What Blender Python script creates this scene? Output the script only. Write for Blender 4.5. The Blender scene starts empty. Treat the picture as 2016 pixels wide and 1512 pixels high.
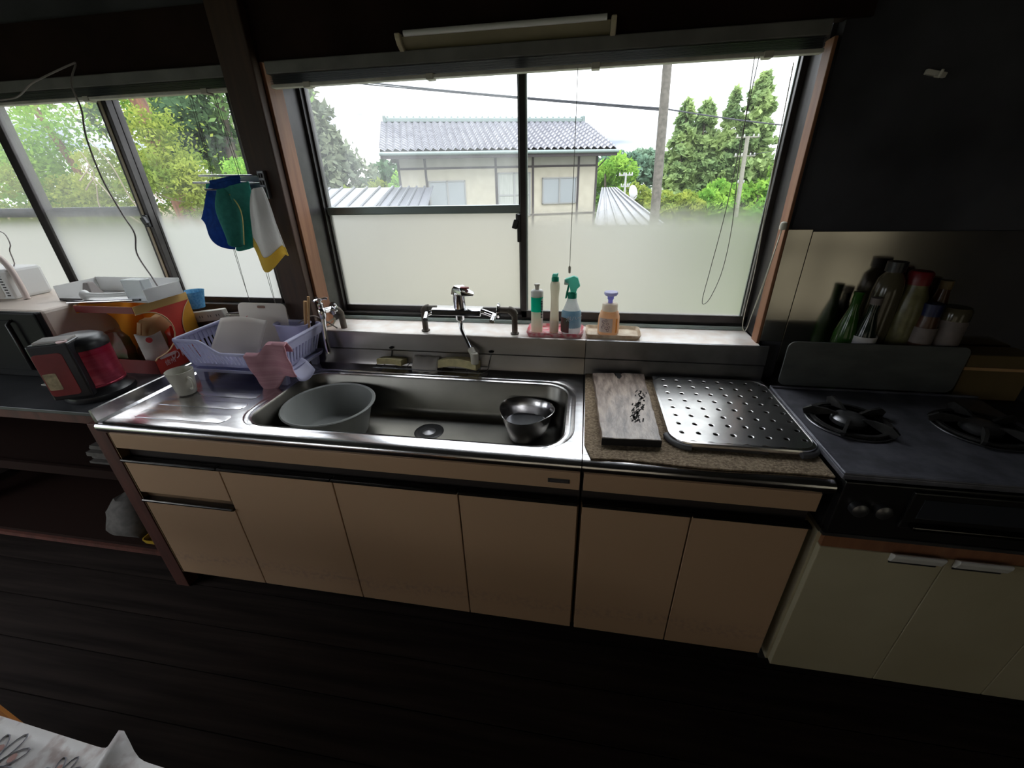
import bpy, math, random
import numpy as np
from mathutils import Vector, Matrix
R = math.radians
random.seed(7); rng = np.random.default_rng(7)
scene = bpy.context.scene
col = scene.collection

# ------------------------------------------------------------------ camera
cam_d = bpy.data.cameras.new('camera')
cam = bpy.data.objects.new('camera', cam_d); col.objects.link(cam)
cam_d.sensor_fit = 'HORIZONTAL'; cam_d.sensor_width = 36.0
cam_d.lens = 813.8 / 2016 * 36
cam_d.clip_start = 0.02; cam_d.clip_end = 500
_r = Vector((0.98650891, 0.16221795, -0.02203431)); _u = Vector((-0.052927, 0.44340538, 0.89475718)); _f = Vector((-0.1549158, 0.88151971, -0.44600907))
_m = Matrix((( _r.x, _u.x, -_f.x, 0), (_r.y, _u.y, -_f.y, -0.916), (_r.z, _u.z, -_f.z, 1.483), (0, 0, 0, 1)))
cam.matrix_world = _m
scene.camera = cam

# ------------------------------------------------------------------ sky and exposure
scene.view_settings.view_transform = 'Standard'
scene.view_settings.look = 'None'
scene.view_settings.gamma = 1.0
scene.view_settings.use_curve_mapping = False
scene.view_settings.exposure = 1.62
SKY = 1.65
w = bpy.data.worlds.new('sky'); scene.world = w; w.use_nodes = True
nt = w.node_tree; nt.nodes.clear()
out = nt.nodes.new('ShaderNodeOutputWorld'); bg = nt.nodes.new('ShaderNodeBackground')
tc = nt.nodes.new('ShaderNodeTexCoord')
mp = nt.nodes.new('ShaderNodeMapping'); mp.inputs['Scale'].default_value = (1.2, 1.2, 5.0)
nz = nt.nodes.new('ShaderNodeTexNoise'); nz.inputs['Scale'].default_value = 2.2; nz.inputs['Detail'].default_value = 4; nz.inputs['Roughness'].default_value = 0.45
rp = nt.nodes.new('ShaderNodeValToRGB')
rp.color_ramp.elements[0].position = 0.36; rp.color_ramp.elements[0].color = (0.135, 0.155, 0.19, 1)
rp.color_ramp.elements[1].position = 0.70; rp.color_ramp.elements[1].color = (0.98, 0.99, 1.0, 1)
nt.links.new(tc.outputs['Generated'], mp.inputs['Vector']); nt.links.new(mp.outputs[0], nz.inputs['Vector'])
nt.links.new(nz.outputs['Fac'], rp.inputs['Fac']); nt.links.new(rp.outputs[0], bg.inputs['Color'])
# overcast sky: brightness rises evenly from the horizon to the zenith (1 + 2 sin h)
sx_ = nt.nodes.new('ShaderNodeSeparateXYZ'); nt.links.new(tc.outputs['Generated'], sx_.inputs[0])
cl_ = nt.nodes.new('ShaderNodeMath'); cl_.operation = 'MAXIMUM'; cl_.inputs[1].default_value = 0.0; nt.links.new(sx_.outputs['Z'], cl_.inputs[0])
ov_ = nt.nodes.new('ShaderNodeMath'); ov_.operation = 'MULTIPLY_ADD'; ov_.inputs[1].default_value = 2.0 * SKY; ov_.inputs[2].default_value = SKY
nt.links.new(cl_.outputs[0], ov_.inputs[0]); nt.links.new(ov_.outputs[0], bg.inputs['Strength'])
nt.links.new(bg.outputs[0], out.inputs['Surface'])

# ------------------------------------------------------------------ materials
MATS = {}
def pm(name, c, rough=0.5, metal=0.0, var=0.0, scale=8.0, c2=None, bump=0.0, bscale=None, stretch=None, spec=None, trans=0.0, coat=0.0, detail=4.0, lo=0.35, hi=0.65, tl=0.0):
    m = bpy.data.materials.new(name); m.use_nodes = True
    t = m.node_tree; b = t.nodes['Principled BSDF']
    b.inputs['Base Color'].default_value = (*c, 1); b.inputs['Roughness'].default_value = rough; b.inputs['Metallic'].default_value = metal
    if spec is not None: b.inputs['Specular IOR Level'].default_value = spec
    if coat: b.inputs['Coat Weight'].default_value = coat
    if trans:
        b.inputs['Transmission Weight'].default_value = trans
    if c2 is not None or var or bump:
        tx = t.nodes.new('ShaderNodeTexCoord'); mpn = t.nodes.new('ShaderNodeMapping')
        if stretch: mpn.inputs['Scale'].default_value = stretch
        t.links.new(tx.outputs['Object'], mpn.inputs['Vector'])
        n = t.nodes.new('ShaderNodeTexNoise'); n.inputs['Scale'].default_value = scale; n.inputs['Detail'].default_value = detail
        t.links.new(mpn.outputs[0], n.inputs['Vector'])
        if c2 is not None or var:
            rr = t.nodes.new('ShaderNodeValToRGB')
            rr.color_ramp.elements[0].position = lo; rr.color_ramp.elements[1].position = hi
            ca = c if c2 is not None else tuple(max(0, x * (1 - var)) for x in c)
            cb = c2 if c2 is not None else tuple(min(1, x * (1 + var)) for x in c)
            rr.color_ramp.elements[0].color = (*ca, 1); rr.color_ramp.elements[1].color = (*cb, 1)
            t.links.new(n.outputs['Fac'], rr.inputs['Fac']); t.links.new(rr.outputs[0], b.inputs['Base Color'])
        if bump:
            n2 = n
            if bscale:
                n2 = t.nodes.new('ShaderNodeTexNoise'); n2.inputs['Scale'].default_value = bscale; n2.inputs['Detail'].default_value = 3
                t.links.new(mpn.outputs[0], n2.inputs['Vector'])
            bp = t.nodes.new('ShaderNodeBump'); bp.inputs['Strength'].default_value = bump; bp.inputs['Distance'].default_value = 0.01
            t.links.new(n2.outputs['Fac'], bp.inputs['Height']); t.links.new(bp.outputs[0], b.inputs['Normal'])
    if tl:   # thin plastic or cloth that lets light through
        o_ = t.nodes['Material Output']; tn = t.nodes.new('ShaderNodeBsdfTranslucent'); mxs = t.nodes.new('ShaderNodeMixShader'); mxs.inputs[0].default_value = tl
        tn.inputs[0].default_value = (*c, 1)
        if b.inputs['Base Color'].is_linked: t.links.new(b.inputs['Base Color'].links[0].from_socket, tn.inputs[0])
        t.links.new(b.outputs[0], mxs.inputs[1]); t.links.new(tn.outputs[0], mxs.inputs[2]); t.links.new(mxs.outputs[0], o_.inputs[0])
    MATS[name] = m
    return m

def glass_mat(name, haze=0.03, tint=(0.97, 0.98, 0.98)):
    m = bpy.data.materials.new(name); m.use_nodes = True; t = m.node_tree; t.nodes.clear()
    o = t.nodes.new('ShaderNodeOutputMaterial'); tr = t.nodes.new('ShaderNodeBsdfTransparent'); tr.inputs[0].default_value = (*tint, 1)
    gl = t.nodes.new('ShaderNodeBsdfGlossy'); gl.inputs['Roughness'].default_value = 0.02
    lw = t.nodes.new('ShaderNodeLayerWeight'); lw.inputs[0].default_value = 0.5
    pw = t.nodes.new('ShaderNodeMath'); pw.operation = 'POWER'; pw.inputs[1].default_value = 5.0; t.links.new(lw.outputs['Facing'], pw.inputs[0])
    fr = t.nodes.new('ShaderNodeMath'); fr.operation = 'MULTIPLY_ADD'; fr.inputs[1].default_value = 0.45; fr.inputs[2].default_value = 0.02; t.links.new(pw.outputs[0], fr.inputs[0])
    mx = t.nodes.new('ShaderNodeMixShader'); t.links.new(fr.outputs[0], mx.inputs[0]); t.links.new(tr.outputs[0], mx.inputs[1]); t.links.new(gl.outputs[0], mx.inputs[2])
    last = mx
    if haze:
        tl = t.nodes.new('ShaderNodeBsdfTranslucent'); tl.inputs[0].default_value = (0.9, 0.92, 0.93, 1)
        m2 = t.nodes.new('ShaderNodeMixShader')
        n = t.nodes.new('ShaderNodeTexNoise'); n.inputs['Scale'].default_value = 9; n.inputs['Detail'].default_value = 6
        tx = t.nodes.new('ShaderNodeTexCoord'); t.links.new(tx.outputs['Object'], n.inputs['Vector'])
        mr = t.nodes.new('ShaderNodeMapRange'); mr.inputs[1].default_value = 0.3; mr.inputs[2].default_value = 0.7; mr.inputs[3].default_value = haze * 0.75; mr.inputs[4].default_value = haze * 1.25
        t.links.new(n.outputs['Fac'], mr.inputs[0]); t.links.new(mr.outputs[0], m2.inputs[0])
        t.links.new(mx.outputs[0], m2.inputs[1]); t.links.new(tl.outputs[0], m2.inputs[2]); last = m2
    t.links.new(last.outputs[0], o.inputs[0]); MATS[name] = m
    return m

def frost_mat(name, z_lo=None, z_hi=None, haze=0.03, c=(0.285, 0.275, 0.255), clear=0.015, fwd=0.6):
    """frosted film on one side of a pane; above z_hi (metres) the pane is clear"""
    m = bpy.data.materials.new(name); m.use_nodes = True; t = m.node_tree; t.nodes.clear()
    o = t.nodes.new('ShaderNodeOutputMaterial'); tr = t.nodes.new('ShaderNodeBsdfTransparent'); tr.inputs[0].default_value = (0.97, 0.98, 0.98, 1)
    tl = t.nodes.new('ShaderNodeBsdfTranslucent'); tl.inputs[0].default_value = (*c, 1)
    di = t.nodes.new('ShaderNodeBsdfRefraction'); di.inputs['Color'].default_value = (0.96, 0.95, 0.90, 1) if fwd else (0, 0, 0, 1)
    di.inputs['Roughness'].default_value = 0.62; di.inputs['IOR'].default_value = 1.45
    fm = t.nodes.new('ShaderNodeMixShader'); fm.inputs[0].default_value = fwd      # forward scatter of the etched surface
    t.links.new(tl.outputs[0], fm.inputs[1]); t.links.new(di.outputs[0], fm.inputs[2])
    mx = t.nodes.new('ShaderNodeMixShader'); t.links.new(tr.outputs[0], mx.inputs[1]); t.links.new(fm.outputs[0], mx.inputs[2])
    if z_lo is None:
        mx.inputs[0].default_value = 1 - clear
    else:
        g = t.nodes.new('ShaderNodeNewGeometry'); sp = t.nodes.new('ShaderNodeSeparateXYZ'); t.links.new(g.outputs['Position'], sp.inputs[0])
        n = t.nodes.new('ShaderNodeTexNoise'); n.inputs['Scale'].default_value = 12; n.inputs['Detail'].default_value = 3; t.links.new(g.outputs['Position'], n.inputs['Vector'])
        ad = t.nodes.new('ShaderNodeMath'); ad.operation = 'MULTIPLY_ADD'; ad.inputs[1].default_value = 0.04
        t.links.new(n.outputs['Fac'], ad.inputs[0]); t.links.new(sp.outputs['Z'], ad.inputs[2])
        mr = t.nodes.new('ShaderNodeMapRange'); mr.interpolation_type = 'SMOOTHSTEP'
        mr.inputs[1].default_value = z_lo + .02; mr.inputs[2].default_value = z_hi + .02; mr.inputs[3].default_value = 1 - clear; mr.inputs[4].default_value = haze
        t.links.new(ad.outputs[0], mr.inputs[0]); t.links.new(mr.outputs[0], mx.inputs[0])
    t.links.new(mx.outputs[0], o.inputs[0]); MATS[name] = m
    return m

def leaf_mat(name, ca, cb, scale=3.0, tl=0.45):
    m = bpy.data.materials.new(name); m.use_nodes = True; t = m.node_tree; t.nodes.clear()
    o = t.nodes.new('ShaderNodeOutputMaterial')
    g = t.nodes.new('ShaderNodeNewGeometry'); n = t.nodes.new('ShaderNodeTexNoise'); n.inputs['Scale'].default_value = scale; n.inputs['Detail'].default_value = 3
    t.links.new(g.outputs['Position'], n.inputs['Vector'])
    r = t.nodes.new('ShaderNodeValToRGB'); r.color_ramp.elements[0].position = .35; r.color_ramp.elements[1].position = .65
    r.color_ramp.elements[0].color = (*ca, 1); r.color_ramp.elements[1].color = (*cb, 1); t.links.new(n.outputs['Fac'], r.inputs[0])
    d = t.nodes.new('ShaderNodeBsdfDiffuse'); l = t.nodes.new('ShaderNodeBsdfTranslucent'); mx = t.nodes.new('ShaderNodeMixShader'); mx.inputs[0].default_value = tl
    t.links.new(r.outputs[0], d.inputs[0]); t.links.new(r.outputs[0], l.inputs[0]); t.links.new(d.outputs[0], mx.inputs[1]); t.links.new(l.outputs[0], mx.inputs[2])
    t.links.new(mx.outputs[0], o.inputs[0]); MATS[name] = m
    return m

def door_mat():
    m = pm('door_laminate', (0.46, 0.30, 0.185), 0.45, bump=0.04, bscale=400)
    t = m.node_tree; b = t.nodes['Principled BSDF']
    g = t.nodes.new('ShaderNodeNewGeometry'); sp = t.nodes.new('ShaderNodeSeparateXYZ'); t.links.new(g.outputs['Position'], sp.inputs[0])
    n = t.nodes.new('ShaderNodeTexNoise'); n.inputs['Scale'].default_value = 60; n.inputs['Detail'].default_value = 6; t.links.new(g.outputs['Position'], n.inputs['Vector'])
    n2 = t.nodes.new('ShaderNodeTexNoise'); n2.inputs['Scale'].default_value = 4; t.links.new(g.outputs['Position'], n2.inputs['Vector'])
    # mould stain: a blotchy band low on the doors
    ad = t.nodes.new('ShaderNodeMath'); ad.operation = 'MULTIPLY_ADD'; ad.inputs[1].default_value = 0.07; t.links.new(n2.outputs['Fac'], ad.inputs[0]); t.links.new(sp.outputs['Z'], ad.inputs[2])
    r = t.nodes.new('ShaderNodeValToRGB'); e = r.color_ramp.elements
    e[0].position = 0.185; e[0].color = (0, 0, 0, 1); e[1].position = 0.225; e[1].color = (1, 1, 1, 1); x = r.color_ramp.elements.new(0.275); x.color = (0, 0, 0, 1)
    t.links.new(ad.outputs[0], r.inputs[0])
    r2 = t.nodes.new('ShaderNodeValToRGB'); r2.color_ramp.elements[0].position = .45; r2.color_ramp.elements[1].position = .62; t.links.new(n.outputs['Fac'], r2.inputs[0])
    mu = t.nodes.new('ShaderNodeMath'); mu.operation = 'MULTIPLY'; t.links.new(r.outputs[0], mu.inputs[0]); t.links.new(r2.outputs[0], mu.inputs[1])
    mu2 = t.nodes.new('ShaderNodeMath'); mu2.operation = 'MULTIPLY'; mu2.inputs[1].default_value = 0.55; t.links.new(mu.outputs[0], mu2.inputs[0])
    mx = t.nodes.new('ShaderNodeMixRGB'); mx.inputs[1].default_value = (0.46, 0.30, 0.185, 1); mx.inputs[2].default_value = (0.30, 0.20, 0.16, 1)
    t.links.new(mu2.outputs[0], mx.inputs[0]); t.links.new(mx.outputs[0], b.inputs['Base Color'])
    return m

door_mat()
pm('stove_door', (0.46, 0.41, 0.28), 0.5, c2=(0.40, 0.35, 0.23), scale=3)
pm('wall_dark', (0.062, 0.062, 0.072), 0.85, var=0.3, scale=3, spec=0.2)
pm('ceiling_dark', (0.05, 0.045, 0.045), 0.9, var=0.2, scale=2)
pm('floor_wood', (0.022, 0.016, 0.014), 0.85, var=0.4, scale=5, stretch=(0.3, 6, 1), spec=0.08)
pm('room_wall', (0.10, 0.08, 0.07), 0.9, var=0.2, scale=3)
pm('wood_dark', (0.041, 0.019, 0.011), 0.6, c2=(0.066, 0.030, 0.017), scale=6, stretch=(6, 6, 0.6), bump=0.1)
pm('wood_orange', (0.192, 0.076, 0.036), 0.55, c2=(0.256, 0.112, 0.052), scale=7, stretch=(6, 6, 0.5), bump=0.08)
pm('shelf_shaded', (0.018, 0.008, 0.006), 0.8, spec=0.1)  # table wood darkened in colour to paint in the gloom around the shelves
pm('wood_red', (0.086, 0.026, 0.017), 0.6, var=0.3, scale=6, stretch=(5, 5, 0.7))
pm('wood_black', (0.022, 0.012, 0.010), 0.8, var=0.3, scale=5, spec=0.1)
pm('pull_alu', (0.72, 0.71, 0.68), 0.45, 0.2)
pm('bronze', (0.060, 0.055, 0.055), 0.38, 0.6, var=0.2, scale=12)
pm('tan_strip', (0.42, 0.36, 0.26), 0.5, 0.2)
pm('rail_alu', (0.25, 0.30, 0.29), 0.4, 0.6)
pm('screen_alu', (0.30, 0.33, 0.36), 0.5, 0.3)
pm('steel', (0.72, 0.71, 0.72), 0.20, 1.0, c2=(0.62, 0.60, 0.60), scale=14, bump=0.03, bscale=25, stretch=(1, 3, 3))
pm('steel_sill', (0.96, 0.93, 0.91), 0.35, 0.25, c2=(0.84, 0.75, 0.69), scale=16, bump=0.05, detail=8)
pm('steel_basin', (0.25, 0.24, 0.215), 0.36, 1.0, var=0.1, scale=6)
pm('steel_panel', (0.46, 0.43, 0.39), 0.16, 1.0, var=0.12, scale=4, bump=0.08, bscale=3)
pm('steel_guard', (0.30, 0.28, 0.27), 0.30, 1.0, var=0.12, scale=8, stretch=(0.3, 1, 1))
pm('steel_plate', (0.56, 0.555, 0.55), 0.27, 1.0, var=0.10, scale=30)
pm('steel_dark', (0.22, 0.22, 0.23), 0.35, 0.9, var=0.2, scale=10)
pm('chrome', (0.75, 0.75, 0.77), 0.10, 1.0)
pm('black_chrome', (0.10, 0.095, 0.09), 0.22, 1.0)
pm('recess', (0.020, 0.013, 0.010), 0.8)
pm('carcass', (0.16, 0.095, 0.045), 0.7, var=0.2, scale=10)
pm('toekick', (0.012, 0.011, 0.011), 0.8)
pm('pipe', (0.16, 0.145, 0.125), 0.6, 0.4, c2=(0.10, 0.075, 0.06), scale=30)
pm('cream_plastic', (0.55, 0.52, 0.44), 0.5)
pm('black_plastic', (0.018, 0.018, 0.020), 0.35)
pm('dark_plastic', (0.04, 0.035, 0.035), 0.5)
pm('grey_plastic', (0.25, 0.26, 0.25), 0.55, var=0.06)
pm('white_plastic', (0.88, 0.88, 0.87), 0.4, tl=0.25)
pm('offwhite', (0.70, 0.67, 0.60), 0.5, var=0.05)
pm('grey_white', (0.85, 0.81, 0.77), 0.5, tl=0.6)
pm('lavender', (0.64, 0.64, 0.82), 0.42, tl=0.38)
pm('lavender_deep', (0.50, 0.50, 0.92), 0.42, tl=0.5)
pm('pink_cloth', (0.66, 0.34, 0.40), 0.95, c2=(0.76, 0.44, 0.50), scale=2, stretch=(1, 1, 60), bump=0.5, bscale=90, tl=0.25)
pm('mug_beige', (0.56, 0.54, 0.46), 0.35, var=0.05)
pm('mug_inside', (0.66, 0.67, 0.58), 0.35)
pm('chop_wood', (0.55, 0.33, 0.15), 0.6, var=0.15)
pm('sponge', (0.62, 0.54, 0.30), 0.95, var=0.12, scale=40, bump=0.4)
pm('mat_weave', (0.17, 0.12, 0.075), 0.95, c2=(0.34, 0.26, 0.17), scale=130, bump=0.6, bscale=180, detail=2)
pm('board_wood', (0.11, 0.07, 0.05), 0.38, c2=(0.40, 0.31, 0.25), scale=14, stretch=(4, 1, 1), bump=0.25, bscale=60, spec=0.9, coat=0.25)
pm('burn', (0.012, 0.010, 0.009), 0.9)
pm('rubber', (0.10, 0.10, 0.105), 0.6)
pm('cast_iron', (0.025, 0.024, 0.023), 0.55, 0.3, var=0.4, scale=30, bump=0.4)
pm('stove_top', (0.17, 0.17, 0.20), 0.38, 0.5, var=0.25, scale=20)
pm('stove_black', (0.012, 0.011, 0.011), 0.3)
pm('stove_glass', (0.03, 0.033, 0.04), 0.12)
pm('grey_board', (0.1020, 0.1080, 0.1050), 0.55, 0.4, var=0.15, scale=25, stretch=(0.4, 1, 1))
pm('red_box', (0.72, 0.07, 0.05), 0.5, var=0.08, tl=0.08)
pm('dark_red', (0.22, 0.012, 0.014), 0.5)
pm('orange_box', (0.95, 0.43, 0.04), 0.5, var=0.06, tl=0.2)
pm('tan_box', (0.80, 0.50, 0.16), 0.55, tl=0.1)
pm('peach_edge', (0.85, 0.58, 0.32), 0.55)
pm('pink_print', (0.88, 0.62, 0.62), 0.6)
pm('brown_paper', (0.40, 0.23, 0.10), 0.8, var=0.15, scale=8, bump=0.3)
pm('pouch_white', (0.85, 0.85, 0.82), 0.35, var=0.12, scale=14, bump=0.6, tl=0.25)
pm('pouch_red', (0.30, 0.07, 0.05), 0.4, c2=(0.09, 0.10, 0.03), scale=10, bump=0.3)
pm('red_orange', (0.75, 0.07, 0.02), 0.35, c2=(0.4, 0.02, 0.02), scale=20)
pm('red_logo', (0.70, 0.06, 0.08), 0.5)
pm('red_metal', (0.50, 0.02, 0.06), 0.28, 0.55, c2=(0.66, 0.12, 0.18), scale=5, stretch=(1, 1, 8))
pm('red_panel', (0.26, 0.03, 0.03), 0.45, var=0.2)
pm('label_beige', (0.42, 0.34, 0.20), 0.6, var=0.3, scale=60)
pm('microwave_beige', (0.62, 0.53, 0.46), 0.5, var=0.04)
pm('microwave_black', (0.008, 0.008, 0.009), 0.45, spec=0.12)
pm('pink_beige', (0.60, 0.50, 0.46), 0.5)
pm('counter_grey', (0.07, 0.072, 0.08), 0.40, 0.2, var=0.15, scale=10)
pm('clear_plastic', (0.85, 0.88, 0.92), 0.25, trans=0.55)
pm('blue_weave', (0.12, 0.42, 0.72), 0.6, c2=(0.25, 0.60, 0.85), scale=120, bump=0.5, tl=0.3)
pm('navy_towel', (0.02, 0.10, 0.42), 0.95, var=0.15, scale=60, bump=0.3, tl=0.35)
pm('teal_towel', (0.09, 0.44, 0.38), 0.95, var=0.12, scale=60, bump=0.3, tl=0.45)
pm('white_towel', (0.78, 0.77, 0.76), 0.95, bump=0.3, scale=80, tl=0.45)
pm('yellow_towel', (0.80, 0.62, 0.16), 0.95, bump=0.3, scale=80, tl=0.45)
pm('hem_yellow', (0.55, 0.50, 0.20), 0.9)
pm('cord_grey', (0.28, 0.25, 0.24), 0.7)
pm('cord_string', (0.33, 0.32, 0.30), 0.8)
pm('cord_cream', (0.62, 0.60, 0.50), 0.8)
pm('blind_grey', (0.17, 0.165, 0.155), 0.6, var=0.15, scale=12)
pm('blind_slat', (0.045, 0.05, 0.065), 0.5, 0.3)
pm('blind_rail', (0.60, 0.58, 0.52), 0.5, var=0.12, scale=20)
pm('lamp_housing', (0.22, 0.19, 0.11), 0.6, var=0.1)
pm('lamp_cap', (0.50, 0.44, 0.30), 0.5)
pm('tube_white', (0.75, 0.75, 0.72), 0.3)
pm('teal_liquid', (0.0, 0.80, 0.62), 0.25, tl=0.6)
pm('bottle_white', (0.85, 0.80, 0.70), 0.4, tl=0.5)
pm('bottle_clear', (0.80, 0.82, 0.82), 0.25, tl=0.55)
pm('green_cap', (0.02, 0.42, 0.29), 0.45, tl=0.35)
pm('mint_cap', (0.26, 0.74, 0.63), 0.45, tl=0.4)
pm('label_blue', (0.22, 0.42, 0.60), 0.45, c2=(0.45, 0.62, 0.72), scale=12, tl=0.4)
pm('label_dark', (0.06, 0.08, 0.05), 0.5, c2=(0.20, 0.03, 0.05), scale=12)
pm('ink', (0.02, 0.02, 0.05), 0.6)
pm('ink_violet', (0.14, 0.10, 0.20), 0.6)
pm('print_white', (0.82, 0.80, 0.82), 0.5, tl=0.3)
pm('soap_beige', (0.86, 0.62, 0.42), 0.4, var=0.06, tl=0.45)
pm('soap_orange', (0.80, 0.42, 0.12), 0.35, tl=0.5)
pm('tray_pink', (0.75, 0.20, 0.25), 0.35, c2=(0.85, 0.62, 0.62), scale=70, detail=0, tl=0.3)
pm('tray_beige', (0.85, 0.78, 0.66), 0.35, c2=(0.55, 0.42, 0.30), scale=30, tl=0.3)
pm('green_glass', (0.0225, 0.0900, 0.0090), 0.15)
pm('dark_glass', (0.01, 0.02, 0.012), 0.12)
pm('jar_yellow', (0.1300, 0.1200, 0.0500), 0.3, var=0.3, scale=30)
pm('smoke_glass', (0.0800, 0.0680, 0.0400), 0.15)
pm('red_cap', (0.1575, 0.0054, 0.0090), 0.4)
pm('blue_cap', (0.0060, 0.0110, 0.0600), 0.4)
pm('label_pink', (0.1800, 0.1500, 0.1400), 0.6, var=0.15, scale=30)
pm('brown_sauce', (0.0700, 0.0250, 0.0100), 0.3)
pm('yellow_wood', (0.1350, 0.0900, 0.0315), 0.6, var=0.15)
pm('table_wood', (0.50, 0.19, 0.035), 0.4, c2=(0.40, 0.14, 0.025), scale=6, stretch=(0.5, 5, 1), coat=0.3)
pm('cloth_lace', (0.90, 0.86, 0.84), 0.35, c2=(0.60, 0.50, 0.47), scale=38, detail=8, lo=0.50, hi=0.66, bump=0.2)
pm('lace_grey', (0.30, 0.29, 0.33), 0.7)
pm('lace_pink', (0.62, 0.36, 0.32), 0.7)
pm('yellow_tray', (0.45, 0.28, 0.02), 0.5)
pm('paper_grey', (0.080, 0.072, 0.065), 0.8, var=0.25, scale=30)
# outdoors
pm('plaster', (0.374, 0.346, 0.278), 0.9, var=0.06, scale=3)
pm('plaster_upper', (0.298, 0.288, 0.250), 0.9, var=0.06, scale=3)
pm('timber', (0.043, 0.034, 0.036), 0.8)
pm('roof_tile', (0.131, 0.131, 0.154), 0.35, c2=(0.200, 0.200, 0.222), scale=5)
pm('roof_ridge', (0.144, 0.182, 0.173), 0.5)
pm('sash_white', (0.216, 0.216, 0.211), 0.5)
pm('window_pale', (0.240, 0.259, 0.269), 0.3)
pm('curtain', (0.298, 0.307, 0.278), 0.9, var=0.15, scale=8, stretch=(12, 1, 0.3))
pm('metal_roof', (0.180, 0.184, 0.194), 0.45, 0.2, var=0.08, scale=3)
pm('metal_dark', (0.106, 0.110, 0.125), 0.5, 0.2)
pm('concrete_pole', (0.096, 0.086, 0.072), 0.9, var=0.25, scale=12)
pm('pole_pale', (0.202, 0.192, 0.158), 0.9, var=0.1)
pm('dish_white', (0.346, 0.346, 0.346), 0.5)
pm('wire', (0.03, 0.032, 0.04), 0.8)
pm('ground', (0.106, 0.106, 0.077), 0.95, c2=(0.067, 0.096, 0.029), scale=0.6)
pm('bank', (0.192, 0.125, 0.082), 0.95, c2=(0.106, 0.115, 0.034), scale=2.5, bump=0.6)
pm('bark_red', (0.202, 0.096, 0.058), 0.95, c2=(0.106, 0.058, 0.043), scale=9, stretch=(2, 2, 0.5), bump=0.6)
pm('bark_grey', (0.082, 0.067, 0.053), 0.95, c2=(0.144, 0.115, 0.091), scale=9, bump=0.6)
pm('twig', (0.264, 0.211, 0.158), 0.9)
leaf_mat('leaf_bright', (0.144, 0.216, 0.043), (0.288, 0.330, 0.066), 2.0, 0.55)
leaf_mat('leaf_mid', (0.107, 0.255, 0.042), (0.276, 0.446, 0.075), 1.2)
leaf_mat('leaf_conifer', (0.156, 0.241, 0.105), (0.338, 0.438, 0.170), 0.8, 0.4)
leaf_mat('leaf_cedar', (0.13, 0.155, 0.11), (0.21, 0.235, 0.15), 0.8, 0.3)
leaf_mat('leaf_dark', (0.040, 0.077, 0.040), (0.086, 0.148, 0.068), 0.6, 0.3)
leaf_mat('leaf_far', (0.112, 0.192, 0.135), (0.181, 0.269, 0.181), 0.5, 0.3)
leaf_mat('leaf_pine', (0.082, 0.163, 0.058), (0.196, 0.294, 0.099), 1.5, 0.4)
glass_mat('glass_clear', 0.0075)
glass_mat('glass_dusty', 0.1000)
glass_mat('glass_grimy', 0.1500)
frost_mat('frost_full', haze=0.03)
frost_mat('frost_tinted', haze=0.03, c=(0.17, 0.15, 0.11), fwd=0.0)
frost_mat('frost_amber', haze=0.03, c=(0.13, 0.108, 0.078), fwd=0.0)
frost_mat('frost_fade', 1.30, 1.41, haze=0.02)
frost_mat('frost_side', 1.30, 1.41, haze=0.02, c=(0.37, 0.365, 0.355), fwd=0.25)
frost_mat('frost_fade_grimy', 1.31, 1.42, haze=0.30, c=(0.37, 0.365, 0.355), fwd=0.25)
M = MATS

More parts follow.
